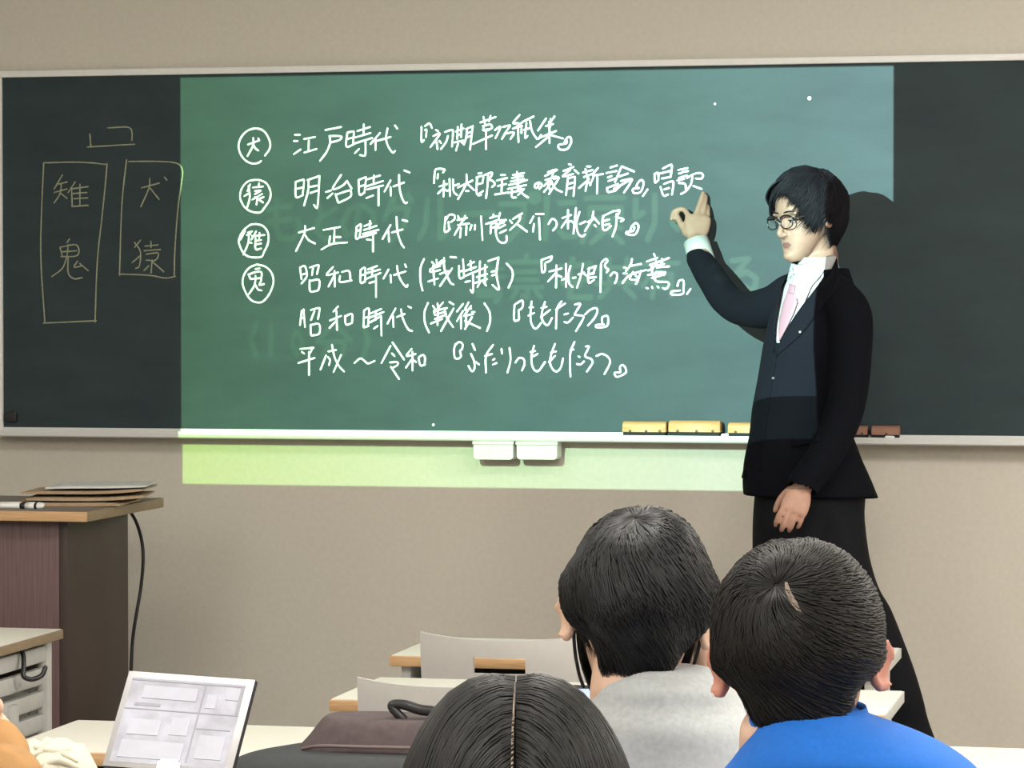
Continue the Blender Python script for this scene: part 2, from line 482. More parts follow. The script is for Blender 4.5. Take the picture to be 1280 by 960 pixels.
# ---------------------------------------------------------------- the room
WX0, WX1, WY0 = -3.6, 5.4, -11.5
def struct(name, geo, m, parent=None):
    o = obj(name, geo, m, parent, smooth=False)
    if not parent: o['kind'] = 'structure'
    return o
struct('floor', box(WX0, WX1, WY0, 0.0, -0.12, 0.0, 0), M['floor'])
struct('ceiling', box(WX0, WX1, WY0, 0.0, 2.86, 2.96, 0), M['ceiling'])
struct('wall_front', box(WX0 - .1, WX1 + .1, 0.0, 0.12, -0.12, 2.96, 0), M['wall'])
struct('wall_left', box(WX0 - .1, WX0, WY0, 0.0, -0.12, 2.96, 0), M['wall'])
struct('wall_right', box(WX1, WX1 + .1, WY0, 0.0, -0.12, 2.96, 0), M['wall'])
struct('wall_back', box(WX0 - .1, WX1 + .1, WY0 - .1, WY0, -0.12, 2.96, 0), M['wall'])
struct('trim_platform', box(-0.86, 4.6, -1.25, -0.001, 0.0, 0.12, 0.01), M['platform'])

# ---------------------------------------------------------------- blackboard
BY = -0.028                                 # writing surface
bx0, bx1 = at(1.5, 300, BY).x, 2.62
bt_in, bb_in = at(640, 86.5, BY).z, at(640, 541, BY).z
board = thing('blackboard', 'long dark green blackboard covered in chalk writing on the front wall', 'blackboard', ((bx0 + bx1) / 2, 0, bb_in))
obj('writing_surface', box(bx0, bx1, BY, -0.001, bb_in - .01, bt_in + .01, 0), M['board'], board, smooth=False)
FW = 0.021
obj('frame', box(bx0 - .012, bx1 + .012, BY - .016, -0.001, bt_in, bt_in + FW, 0.003), M['alu'], board, angle=30, label='white aluminium top rail')
obj('frame', box(bx0 - .014, bx0 + .006, BY - .014, -0.001, bb_in - .03, bt_in + FW, 0.003), M['alu'], board, angle=30)
obj('frame', box(bx1 - .006, bx1 + .014, BY - .014, -0.001, bb_in - .03, bt_in + FW, 0.003), M['alu'], board, angle=30)
# chalk tray: back strip, shelf with a raised rounded lip
def extr_x(profile, x0, x1):
    n = len(profile)
    V = [(x0, y, z) for y, z in profile] + [(x1, y, z) for y, z in profile]
    Fc = [(i, (i + 1) % n, n + (i + 1) % n, n + i) for i in range(n)] + [tuple(range(n))[::-1], tuple(range(n, 2 * n))]
    return V, Fc
zt = bb_in
tray_prof = [(-0.001, zt + .004), (BY - .004, zt + .004), (BY - .004, zt - .006), (-.085, zt - .006), (-.089, zt - .002), (-.095, zt - .002), (-.099, zt - .007), (-.099, zt - .020), (-.095, zt - .024), (-.001, zt - .024)]
obj('chalk_tray', extr_x(tray_prof, bx0, bx1), M['tray'], board, smooth=False, label='aluminium chalk tray along the bottom')
TRAY_Z = zt - .006
obj('corner_clip', box(bx0 + .014, bx0 + .055, BY - .012, BY + .001, bb_in + .02, bb_in + .055, .006), M['black_plastic'], board, angle=30, label='small black clip in the lower left corner')

# small magnet dots on the board
def disc_y(c, r, th, n=20):
    c = Vector(c)
    rings = []
    for k, (rr, yy) in enumerate(((r, 0), (r, -th * .6), (r * .8, -th), (r * .1, -th * 1.05))):
        rings.append([c + Vector((math.cos(2 * math.pi * j / n) * rr, yy, math.sin(2 * math.pi * j / n) * rr)) for j in range(n)])
    return loft(rings)
for px_, py_, rr, lab in ((1012, 123, .0065, 'small white dot magnet high on the right of the blackboard'), (894, 130, .004, 'tiny pale dot magnet high on the board above the lecturer'), (542, 531, .0045, 'tiny white dot magnet low on the board above the chalk boxes')):
    tag(obj('magnet', disc_y(at(px_, py_, BY), rr, .006), M['white_plastic']), lab, 'magnet')

# ---------------------------------------------------------------- chalk writing (strokes of chalk on the board)
def strokes(org, sc, s):
    out = []
    for st in s.split('/'):
        pts = [tuple(map(float, p.split(','))) for p in st.split()]
        out.append([(org[0] + x / sc, org[1] + y / sc) for x, y in pts])
    return out
def chalk_geo(strk, w, seed=1):
    rnd = random.Random(seed)
    V, Fc = [], []
    for st in strk:
        P = [at(x, y, BY) for x, y in st]
        if len(P) == 1: P = [P[0], P[0] + Vector((.004, 0, -.002))]
        P = smoothpath(P, 4) if len(P) > 2 else [P[0] + (P[1] - P[0]) * k / 4 for k in range(5)]
        n = len(P)
        base = len(V)
        prof = [(-1.0, .0), (-.9, .55), (-.45, 1), (.45, 1), (.9, .55), (1.0, 0)]
        rings = []
        dirs = []
        for i in range(n):
            t = P[min(i + 1, n - 1)] - P[max(i - 1, 0)]
            t = t.normalized() if t.length > 1e-9 else Vector((1, 0, 0))
            dirs.append(t)
        ext = [P[0] - dirs[0] * w * .45] + P + [P[-1] + dirs[-1] * w * .45]
        d2 = [dirs[0]] + dirs + [dirs[-1]]
        for i, p in enumerate(ext):
            t = d2[i]; nrm = Vector((-t.z, 0, t.x))
            ww = w / 2 * (0.92 + rnd.uniform(-.13, .13)) * (0.5 if i in (0, len(ext) - 1) else 1)
            rings.append([p + nrm * (a * ww) + Vector((0, -.0012 * h, 0)) for a, h in prof])
        k = len(prof)
        for r in rings: V += [tuple(p) for p in r]
        for i in range(len(rings) - 1):
            for j in range(k - 1):
                a = base + i * k + j
                Fc.append((a, a + 1, a + k + 1, a + k))
        Fc.append(tuple(base + j for j in range(k))[::-1])
        Fc.append(tuple(base + (len(rings) - 1) * k + j for j in range(k)))
    return V, Fc
A=(290,140);B=(420,140);Cc=(570,140);D=(730,180);E=(290,250);Fq=(420,250);G=(560,200);H=(670,250)
I=(350,310);J=(500,310);K=(630,310);L=(740,310);Mq=(350,370);N=(490,370);Pq=(630,370);Q=(40,140)
LINES = []
l = []
l += strokes(A,8,'330,435 375,370 380,300 340,215 290,175 225,165 150,190 90,255 65,340 85,420 135,485 200,515 260,510 290,490/160,325 270,285/212,260 212,330 155,440/215,330 235,365 262,385/262,265 272,285')
l += strokes(A,8,'630,228 680,228/620,290 655,290/620,420 685,375/722,270 830,250/768,285 765,385/725,405 845,370/935,180 1090,150/975,240 1060,240 1095,248 1075,280 985,305/975,240 980,310 945,400 880,488')
l += strokes(B,8,'115,205 165,195 178,205 170,325/112,215 103,345 175,325/115,270 170,255/278,125 275,230/215,190 340,150/190,255 345,210/185,315 360,260/295,295 295,410 285,438 240,430/190,410 230,370/440,210 345,320/395,265 395,380/405,290 545,250/515,165 500,260 520,340 565,405 590,390/590,135 612,165')
l += strokes(B,8,'855,150 855,295 880,280/890,140 935,115 960,160/890,180 905,180 900,250/1000,180 1020,190/975,240 1040,215 945,350/1005,290 1015,370/1035,290 1050,310/1090,200 1150,180 1170,200 1160,345/1120,240 1100,300 1050,370')
l += strokes(Cc,8,'18,150 12,270/55,125 50,250/0,195 75,165/15,230 50,220/-15,305 70,285/20,320 0,385/55,300 80,325/100,170 165,145 165,160 140,375/110,180 100,260 80,325/110,215 145,200/105,255 145,240')
l += strokes(Cc,8,'245,105 395,50/275,50 290,120/345,40 330,90/270,140 345,125 355,165 270,180/275,140 280,185 330,180/170,320 360,235/300,195 300,370/390,180 440,145 430,190 395,260/470,150 540,135 505,190 460,270/500,215 580,205 545,270')
l += strokes(Cc,8,'635,30 570,110 620,110/570,165 660,140/660,105 590,160/620,160 625,300/655,165 655,210/665,100 775,45/705,110 690,255 715,240/740,90 760,190 815,270 850,230/680,180 740,160/900,65 820,185/985,45 930,120/930,100 930,160/900,140 970,120/945,70 940,150/810,270 1000,190/935,160 935,310/920,250 800,350/960,235 1070,265/1085,300 1115,255 1145,255 1150,310 1110,370 1040,375 1025,330 1100,315 1110,290')
LINES.append(l); l = []
l += strokes(A,8,'330,950 375,880 385,800 350,720 290,685 220,680 150,700 95,770 80,850 100,910 130,955 190,995 280,1005 330,950/180,725 155,790/165,740 178,850 150,960/125,840 165,815/270,715 265,750/210,755 310,745/230,790 290,785 230,820/205,875 300,820/255,850 245,925/230,850 310,905/315,850 270,870')
l += strokes(A,8,'635,700 700,680 720,690 705,835/635,700 640,850 710,830/640,770 705,755/755,680 765,690 760,790 720,935/755,680 875,640/875,640 855,945 820,930/780,750 855,735/785,810 855,785/940,800 990,785/955,860 1005,815/1090,630 1005,770 1100,740 1150,690/1150,690 1195,765/1035,820 1060,900 1075,905/1045,825 1170,785 1190,800 1180,850 1075,905')
l += strokes(B,8,'225,680 290,655 300,665 285,800/225,680 235,825 285,805/235,745 290,730/380,635 375,700/310,675 440,635/300,745 470,690/310,775 470,735/425,750 425,935/305,860 370,835/545,685 485,795/545,750 548,835/575,745 680,705/630,630 635,760 660,860 690,910 710,905/685,585 735,605/980,710 990,590 1020,568 1085,575 1070,605/1020,620 1015,665')
l += strokes(B,8,'1080,690 1075,845/1035,745 1110,720/1075,760 1020,815/1080,770 1110,790/1135,670 1140,840/1110,790 1140,775/1170,675 1175,790 1210,830/1190,735 1230,720')
l += strokes(G,8,'100,275 245,205/185,145 180,240 100,390/190,235 260,300/180,310 205,310/305,135 335,130/285,175 350,160 345,220/290,180 285,310 300,350 330,350/290,245 345,230/365,150 440,125 430,165 405,195 440,205 470,240 440,270/400,150 395,260 380,380/300,350 350,310')
l += strokes(G,8,'530,150 570,150/490,205 590,180/500,260 580,240/540,200 535,320/470,345 600,325/650,150 760,130/690,120 700,300/640,180 750,160/630,215 760,190/610,250 700,230 790,200/600,290 780,250/600,330 700,310 740,290/640,300 640,370 680,375/720,260 740,330 800,375/760,290 700,350/910,230 895,275 870,275 870,245 910,225 940,250 915,290')
l += strokes(G,8,'970,160 1090,100/1000,120 1080,95/1050,100 1040,170 960,260/975,200 1080,165/990,230 1040,215 960,320/1000,250 1020,300/1060,190 1100,170/1110,180 1010,340/1040,230 1080,290 1140,320')
l += strokes(Cc,8,'1130,522 1150,528/1075,590 1175,550/1140,580 1065,645 1170,620/1185,580 1225,615/1120,655 1100,830/1120,665 1180,650 1190,670 1175,840/1115,720 1180,705/1110,770 1175,755')
l += strokes(D,8,'30,225 65,225/-10,285 85,260/15,250 25,300/0,330 80,300/40,320 15,470/-50,440 50,350/40,370 65,410/140,240 90,300 95,330 60,410/100,315 190,300/135,310 130,495/265,235 330,215/225,290 325,270/240,335 275,320/245,370 315,345/375,225 310,380/380,225 500,275/350,325 440,295/230,440 340,400/230,440 240,480 300,470/300,450 460,360/370,370 470,350 470,380 400,485/310,470 370,410')
l += strokes(D,8,'520,430 545,380 580,360 595,400 565,480 500,490 490,450 550,440/635,455 590,520/705,300 710,385 745,360/705,300 740,290 745,350/790,245 860,210 880,225 865,330/740,300 860,270/780,345 865,330/765,430 795,515 840,505/800,400 870,375 895,390 880,505/800,455 850,440/945,260 1035,240/950,295 975,290/985,280 1040,270/935,365 1000,350/950,340 1030,315/1030,340 1100,300 1160,290 1190,310 1175,345 1120,345/1085,320 1070,400 1020,470 970,500/950,390 1010,400 1020,460/1095,420 1175,450')
LINES.append(l); l = []
l += strokes(E,8,'240,240 180,250 110,310 70,390 75,450 115,530 180,570 290,570 320,520 360,430 360,330 310,260 240,240/85,395 130,310/160,325 200,315/150,350 185,340/165,330 165,420 115,545/165,420 195,430/240,315 195,395/235,380 235,490 290,485/200,360 325,350/275,330 270,400/235,410 290,400/240,445 290,435')
l += strokes(E,8,'670,325 820,280/730,260 725,330 640,510/725,340 765,400 830,435/915,300 1080,270/1025,300 1020,415/1025,370 1085,370/980,365 970,440/895,495 1000,440 1150,425')
l += strokes(Fq,8,'205,270 240,245 250,255 235,370/205,270 200,385 235,375/205,310 240,300/340,210 335,290/285,260 350,235/280,300 405,258/270,340 425,298/240,375 400,330/370,330 370,515/310,395 350,400/545,250 465,390/525,310 530,415/560,325 665,295/605,170 615,320 650,430 680,475/665,200 712,212/1095,170 1085,310 1110,315 1140,290/1100,200 1130,150 1180,150 1185,190 1150,220/1125,220 1130,280')
l += strokes(G,8,'100,560 115,600/95,600 190,580/170,560 160,600/150,600 65,750/100,650 210,635/130,680 120,775/185,660 180,750/235,650 220,700/270,650 268,695/330,565 345,800/420,580 490,560/455,545 450,570/380,640 500,600/430,640 425,735/440,640 480,625 475,720/430,680 470,670/520,530 510,600 580,600/500,640 560,625/540,600 480,700 500,800 550,830 585,810 585,760/510,680 570,650/520,730 580,700')
l += strokes(G,8,'620,605 640,630/650,590 740,535/720,550 710,610 620,700/690,640 790,715/855,565 820,630/880,540 955,540/860,640 850,715/910,580 920,795/1005,640 1040,590 1080,610 1085,660 1050,705')
l += strokes(H,8,'320,100 320,285/265,180 350,150/315,190 255,275/320,220 355,210/400,80 375,335/370,225 400,205/435,120 405,230 420,330 460,365 490,345/440,240 495,215/575,115 560,190 490,310/520,220 570,195/565,160 630,235/585,250 600,265/670,160 780,110/680,160 665,200 670,290 700,300 750,260/680,210 730,195/690,250 735,240/800,110 835,100 825,140 800,165 840,180 875,195 850,215/805,140 800,260 765,365/940,310 960,260 1000,230 1025,260 1015,310 980,350 910,340 905,320 970,310 985,270')
LINES.append(l); l = []
l += strokes(E,8,'245,645 170,680 120,750 105,830 130,910 175,985 230,1020 300,1020 360,960 400,880 415,800 390,720 330,665 245,645/235,690 275,685/165,745 240,720 295,725 290,800/165,745 185,790/235,760 225,850 170,940/190,790 290,780/235,850 260,895 295,905/290,810 275,850 320,840')
l += strokes(I,8,'200,200 215,310/200,195 245,180 265,230 265,290 215,355/225,265 255,255/300,195 380,170 385,190 370,260/330,200 320,270/295,325 300,430 345,435/300,330 390,320 385,415 340,435/530,190 465,270 580,245/550,260 485,385/545,230 548,385/620,240 690,230 705,325/600,280 600,340 715,325')
l += strokes(I,8,'805,220 850,200 850,330/805,220 805,345 850,335/810,275 850,262/880,215 970,180/870,250 1000,215/860,310 1005,250/925,200 920,270/960,290 960,490/895,350 945,335/1085,215 1035,305/1105,270 1110,345/1140,270 1255,235/1170,180 1185,270 1225,350 1265,390 1275,370/1250,165 1262,190')
l += strokes(J,8,'240,110 205,200 205,330 225,425/320,140 345,170/365,120 370,160/420,125 330,200/305,210 400,180/300,215 310,240 400,220/330,180 345,365/285,335 380,305/440,100 445,210 500,340 535,365/395,165 445,130/520,205 400,380/400,260 480,230/505,90 560,95')
l += strokes(J,8,'590,180 595,300 640,290/630,115 640,285/590,240 640,220/680,170 740,140/650,230 760,190/640,285 770,230/705,130 710,220/730,270 730,440 705,420/655,340 700,330/800,135 790,350/850,170 850,340/770,230 870,190/770,290 870,260/750,350 870,310/800,340 775,390/835,340 860,375/885,130 985,95/985,95 965,260 990,415 925,370/915,240 950,230/920,275 960,262/1065,155 1120,220 1125,300 1085,395')
l += strokes(K,8,'375,120 380,240 410,225 410,160/385,115 475,85/480,85 465,125 420,145/525,175 520,395/455,235 575,205/520,250 440,335/530,270 575,290/620,160 620,390/580,320 620,300/665,180 645,260 650,350 685,390/690,300 715,295/790,160 770,270 730,395/745,265 800,245/780,240 830,280/840,210 920,180/850,200 850,260 900,250/915,190 890,260/850,250 840,290 850,350 900,320/850,300 920,290/970,160 965,440/975,145 1015,110 1035,130 1010,165 1020,200 1045,215 1025,245/1065,275 1095,245 1130,260 1125,320 1110,350')
l += strokes(L,8,'320,195 340,200/315,255 345,255/400,110 385,170 340,230/380,180 490,160/305,350 380,270 540,220/410,240 380,310 460,320/490,230 460,320 440,360/430,270 450,290/620,60 628,80/550,135 650,100/580,170 770,100/590,170 600,210/640,130 650,200/600,190 720,160/700,110 690,190/660,195 770,185/560,270 730,240/560,225 610,205/600,230 640,330 750,340 770,370 740,410 710,400/600,300 720,265/640,240 730,245 720,270/545,400 560,405/600,390 605,400/655,385 665,395/855,380 870,330 915,325 915,400 905,460 800,465 800,435 880,425/985,410 950,460')
LINES.append(l); l = []
l += strokes(Mq,8,'215,165 200,290/235,135 250,310/215,150 240,140/210,225 240,215/310,140 385,120 395,140 380,230/345,150 310,240/305,290 310,390 340,390/310,290 390,280 395,370 345,395/580,105 535,155/500,245 610,200/565,150 570,340/565,245 495,320/650,200 660,285 720,270/650,205 720,180 720,265/840,150 835,310/840,145 890,130 880,295/840,220 885,210/840,315 885,300/905,175 1010,130/890,220 1035,160/900,265 1010,200/960,150 955,240/1010,200 1015,395/940,325 975,300/1155,125 1075,275/1130,200 1135,310')
l += strokes(N,8,'50,210 125,180/90,135 110,230 160,330 200,350/165,105 190,118/360,70 325,160 330,270 370,365/410,100 430,130/455,75 460,110/510,65 420,170/420,150 550,120/430,190 520,160/460,120 455,290/430,230 520,195/390,275 500,230/530,150 550,220 610,310/615,125 490,350/575,60 615,85/710,80 650,155/710,150 650,250/690,200 690,325/765,65 730,140 790,125/790,100 720,200/720,200 810,180/740,190 740,300/730,330 800,210/730,250 880,320/800,160 825,160/925,75 975,160 980,260 950,350')
l += strokes(Pq,8,'105,90 100,235 130,245 150,230 145,150/115,80 180,45 190,80 180,120 145,145/275,55 265,170 270,260 300,320 330,320 370,270/255,115 290,112/245,195 300,170/410,60 385,140 375,210 400,270 440,290 480,220/375,120 425,108/370,210 460,140/575,55 530,130 520,325/520,135 610,75/605,185 640,175/605,260 640,265 690,215/710,85 765,80 710,175 720,190 790,200 785,240 720,350/810,185 860,140 915,120 935,150 905,220 840,295/985,285 980,220 1010,200 1040,210 1030,300 930,315 925,290 1000,285')
LINES.append(l); l = []
l += strokes(Mq,8,'205,530 335,518/220,560 240,575/325,525 300,570/185,670 345,620/290,560 290,790/460,595 405,735/480,610 500,640 490,690/485,555 560,540/520,490 545,610 590,700 640,755/610,590 535,760/745,670 800,625 840,645 880,675 945,650/1105,500 1015,670/1125,465 1240,635/1120,575 1145,600/1100,665 1170,660 1175,690 1125,720/1110,710 1190,830')
l += strokes(N,8,'195,530 145,600 235,580/205,560 205,745/200,630 140,715/210,640 240,660/265,620 285,695 330,685/270,610 310,590 330,620 325,690/635,480 620,540 630,620 670,625/635,490 670,460 705,480 700,530 680,550 690,600 670,625/805,480 830,540/790,580 820,650 825,720 800,755 765,700/835,660 870,685/1010,490 940,600 940,765/930,600 1000,580/1010,640 1025,630/1010,685 1045,670/1095,530 1100,575/1175,520 1185,640 1155,765')
l += strokes(Pq,8,'115,665 150,620 195,630 205,680 180,745/300,500 275,600 280,690 310,745 350,745 410,660/265,560 310,550/280,610 335,580/510,480 470,590 460,670 490,735 530,755 570,710 590,625/470,565 520,555/450,660 510,600/705,460 665,560 660,700 665,805/665,540 695,535/730,680 765,685 800,655/745,605 755,610/820,505 850,510 810,600 870,630 885,670 830,755/925,600 980,580 1040,610 1060,670 1005,780/1165,760 1160,710 1185,690 1215,720 1215,770 1130,810 1105,770 1160,765')
LINES.append(l)
names = ['first', 'second', 'third', 'fourth', 'fifth', 'last']
def clusters(strk, gap):
    S = sorted(strk, key=lambda s: min(p[0] for p in s)); out = []; right = -1e9
    for s in S:
        l, r = min(p[0] for p in s), max(p[0] for p in s)
        if l - right > gap: out.append([])
        out[-1].append(s); right = max(right, r)
    return out
for i, l in enumerate(LINES):
    cs = clusters(l, 6.0)
    for k, c in enumerate(cs):
        obj('chalk_writing', chalk_geo(c, .0066, i * 20 + k), M['chalk'], board, label='white chalk handwriting, %s line' % names[i])
dia = strokes(Q,3.43,'248,95 252,148/238,150 440,138/325,68 410,65 428,85 428,122')
obj('chalk_drawing', chalk_geo(dia, .0050, 11), M['chalk_y'], board, label='faint yellow chalk open square sign')
dia = strokes(Q,3.43,'50,220 40,450 38,640 55,905/50,218 200,215 310,225 320,240 300,450 280,640 270,900/50,905 275,895')
dia += strokes(Q,3.43,'130,270 95,330/110,310 150,300/95,345 150,330/125,310 120,350 95,390/125,350 150,370/185,300 155,345/170,335 172,405/165,330 240,320/205,310 205,400/175,350 235,345/180,372 238,368/175,405 240,400/160,545 150,560/120,580 190,570 195,615 125,620/120,580 130,620/155,570 150,620/125,600 190,595/150,620 130,670 85,705/155,625 155,690 180,715 215,710/195,640 180,665 215,660/205,650 240,680')
obj('chalk_drawing', chalk_geo(dia, .0050, 12), M['chalk_y'], board, label='faint yellow chalk box with two characters, on the left')
dia = strokes(Q,3.43,'405,205 385,400 375,700/415,212 540,212 620,220 645,250 640,310 625,420 612,600 610,700/375,695 500,700 570,712 615,705/470,325 545,305/505,285 500,330 467,405/505,325 545,375/568,280 578,292/465,550 440,580/440,560 465,600 460,660 445,670/430,645 465,615/510,555 510,580/485,575 540,570/480,595 550,590/490,610 540,605 530,635 490,635/515,640 510,690/520,645 565,685/480,680 500,660')
obj('chalk_drawing', chalk_geo(dia, .0050, 13), M['chalk_y'], board, label='faint yellow chalk box with two characters, beside the projection')

# ---------------------------------------------------------------- things on and under the tray
def eraser(px0, px1, py_top, py_bot, wood, label, Y=-.062, yaw=0):
    a, b = at(px0, py_bot, Y), at(px1, py_bot, Y)
    top = at((px0 + px1) / 2, py_top, Y).z
    x0, x1, z0 = a.x, b.x, TRAY_Z + .0005
    d = .026
    t = thing('blackboard_eraser', label, 'eraser', ((x0 + x1) / 2, Y, z0), 'erasers on the chalk tray')
    h = top - z0
    obj('felt_pad', box(x0 + .002, x1 - .002, Y - d, Y + d, z0, z0 + h * .34, .004), M['black_felt'], t, angle=35)
    # domed wooden grip
    rings = []
    for k, (f, s) in enumerate(((0, .93), (.012, 1.0), (.988, 1.0), (1, .93))):
        x = x0 + (x1 - x0) * f; ring = []
        for j in range(18):
            an = math.pi * j / 17
            ring.append(Vector((x, Y + math.cos(an) * d * s, z0 + h * .30 + (math.sin(an) ** .45) * h * .70 * s)))
        rings.append(ring)
    obj('wooden_grip', loft(rings), wood, t, angle=50)
    for f in (.18, .55, .86):
        if x1 - x0 > .09 or f == .55:
            obj('rivet', ellipsoid((x0 + (x1 - x0) * f, Y - d - .0005, z0 + h * .36), (.0042, .003, .0042), n=10, m=6), M['rivet'], t)
    return t
eraser(779.5, 834, 526.5, 544, M['eraser_wood'], 'tan wooden blackboard eraser at the left end of the row on the tray')
eraser(837, 901.5, 525.5, 544, M['eraser_wood'], 'tan wooden blackboard eraser with black ends, right of the leftmost eraser')
eraser(911, 966, 528, 545.5, M['eraser_wood'], 'tan wooden blackboard eraser half hidden behind the lecturer')
eraser(1040, 1085, 532, 546, M['eraser_pink'], 'reddish blackboard eraser emerging right of the lecturer')
eraser(1090, 1124.5, 532, 546, M['eraser_pink'], 'reddish blackboard eraser at the right end of the row on the tray')
# black rubber end bands between the erasers are the felt of one more standing pad
def chalk_stick(px0, px1, py, Y, label):
    a, b = at(px0, py, Y), at(px1, py, Y)
    r = .0055; z = TRAY_Z + r
    tag(obj('chalk_stick', tube([(a.x, Y, z), (b.x, Y, z)], [r, r * .9], 12, 2), M['chalk']), label, 'chalk')
chalk_stick(903.5, 910, 545, -.075, 'short white chalk stub between two erasers on the tray')
chalk_stick(1108, 1117, 547, -.085, 'short chalk stub in front of the rightmost eraser')

def chalk_box(px0, px1, py0, py1, label):
    Yf = -.098
    a, b = at(px0, py0, Yf), at(px1, py1, Yf)
    x0, x1, z1, z0 = a.x, b.x, zt - .0245, b.z
    t = thing('chalk_box', label, 'chalk box', ((x0 + x1) / 2, -.05, z0), 'white chalk boxes under the tray')
    # open drawer body with rounded lower corners
    prof = []
    r = .012
    for cx, cz, a0 in ((x0 + r, z0 + r, 180), (x1 - r, z0 + r, 270)):
        for k in range(6):
            an = math.radians(a0 + 90 * k / 5); prof.append((cx + math.cos(an) * r, cz + math.sin(an) * r))
    prof += [(x1, z1), (x0, z1)]
    rings = [[Vector((x, y, z)) for x, z in prof] for y in (-.03, Yf + .004, Yf)]
    rings[2] = [Vector(((x0 + x1) / 2 + (p.x - (x0 + x1) / 2) * .985, Yf, (z0 + z1) / 2 + (p.z - (z0 + z1) / 2) * .97)) for p in rings[2]]
    obj('drawer', loft(rings), M['white_plastic'], t, angle=40)
    obj('pull_lip', box(x0 - .002, x1 + .002, Yf - .006, Yf + .01, z1 - .010, z1 - .0005, .002), M['white_plastic'], t, angle=40)
    return t
chalk_box(591.5, 641.5, 553, 575, 'white plastic chalk box under the tray, the left of the pair')
chalk_box(645.5, 696.5, 553, 575, 'white plastic chalk box under the tray, the right of the pair')

# ---------------------------------------------------------------- teacher's lectern desk with papers
PN = atz(107.5, 640, .954); PYF = -0.56
py0, px_r, pz = PN.y, PN.x, .954
pod = thing('lectern', 'dark brown wooden teacher lectern with tan edged top at the left', 'lectern', (px_r - .6, (py0 + PYF) / 2, 0))
PX0 = px_r - 1.25
obj('top', box(PX0, px_r - .004, py0 + .012, PYF, pz - .028, pz, .003), M['podium_top'], pod, angle=30)
obj('top_edge', box(PX0, px_r, py0, py0 + .0125, pz - .029, pz - .0005, .002), M['edge_wood'], pod, angle=30, label='tan front edge strip')
obj('top_edge', box(px_r - .0045, px_r + .0005, py0 + .0125, PYF, pz - .029, pz - .0005, .001), M['edge_dull'], pod, angle=30, label='dull brown side edge strip')
bn = at(84, 660, py0 + .06)
bxr = bn.x
byf = PYF - .10
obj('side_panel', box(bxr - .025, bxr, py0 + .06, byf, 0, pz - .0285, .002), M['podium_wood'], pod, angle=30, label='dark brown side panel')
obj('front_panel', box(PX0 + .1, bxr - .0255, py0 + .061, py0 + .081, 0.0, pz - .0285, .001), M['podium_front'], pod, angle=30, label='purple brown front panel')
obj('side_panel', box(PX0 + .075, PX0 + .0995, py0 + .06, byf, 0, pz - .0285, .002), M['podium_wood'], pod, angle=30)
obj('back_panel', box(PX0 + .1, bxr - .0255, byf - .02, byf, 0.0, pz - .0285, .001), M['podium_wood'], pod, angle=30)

# stack of envelopes, each with sagging edges
def sheet(cx, cy, z, w, d, th, yaw, sag_l, sag_r, m, name, label, cat, curl=0.0, group=None):
    nx, ny = 16, 8
    R = Matrix.Rotation(yaw, 3, 'Z')
    top, bot = [], []
    for j in range(ny + 1):
        for i in range(nx + 1):
            u, v = i / nx - .5, j / ny - .5
            zz = z + (sag_r if u > 0 else sag_l) * (abs(u) * 2) ** 2.2 + curl * (v * 2) ** 2 * (.5 + u)
            p = R @ Vector((u * w, v * d, 0)) + Vector((cx, cy, zz))
            bot.append(p); top.append(p + Vector((0, 0, th * (1 - .4 * (abs(u) * 2) ** 6))))
    n = (nx + 1) * (ny + 1); V = top + bot; Fc = []
    for j in range(ny):
        for i in range(nx):
            a = j * (nx + 1) + i
            Fc.append((a, a + 1, a + nx + 2, a + nx + 1)); Fc.append((n + a + nx + 1, n + a + nx + 2, n + a + 1, n + a))
    for i in range(nx):
        Fc.append((i + 1, i, n + i, n + i + 1)); a = ny * (nx + 1) + i; Fc.append((a, a + 1, n + a + 1, n + a))
    for j in range(ny):
        a = j * (nx + 1); Fc.append((a, a + nx + 1, n + a + nx + 1, n + a)); a += nx; Fc.append((a + nx + 1, a, n + a, n + a + nx + 1))
    return tag(obj(name, ([tuple(v) for v in V], Fc), m, None, angle=40), label, cat, group)
ec = at(112, 620, (py0 + PYF) / 2 + .02)
sheet(ec.x - .04, ec.y - .02, pz + .001, .34, .26, .010, .10, .003, .002, M['kraft'], 'envelope', 'brown paper envelope at the bottom of the stack on the lectern', 'envelope', group='envelopes on the lectern')
sheet(ec.x + .005, ec.y + .00, pz + .016, .35, .26, .009, .22, .002, .010, M['kraft'], 'envelope', 'brown paper envelope in the middle of the stack with a raised right end', 'envelope', group='envelopes on the lectern')
sheet(ec.x - .01, ec.y + .03, pz + .034, .36, .26, .008, .16, .000, .010, M['kraft'], 'envelope', 'brown paper envelope just beneath the white sheets of the stack', 'envelope', group='envelopes on the lectern')
sheet(ec.x + .02, ec.y + .05, pz + .050, .30, .24, .007, .20, -.002, .004, M['paper'], 'paper_stack', 'white sheets lying on top of the envelope stack', 'paper')
# cable over the side of the lectern
cab = [at(138, 627, -.95), at(150, 628, -.90), at(160, 636, -.83), at(170, 652, -.78), at(177, 675, -.75), at(179, 700, -.75), at(176, 735, -.75), at(171, 765, -.76), at(167, 790, -.76), at(165, 812, -.76), at(163, 860, -.77), at(160, 935, -.8), atz(158, 985, .006)]
cab[0].z = pz + .016; cab[1].z = pz + .013
tag(obj('cable', tube(cab, [.0052], 10, 6), M['cable']), 'black cable running out of the papers and down the side of the lectern', 'cable')
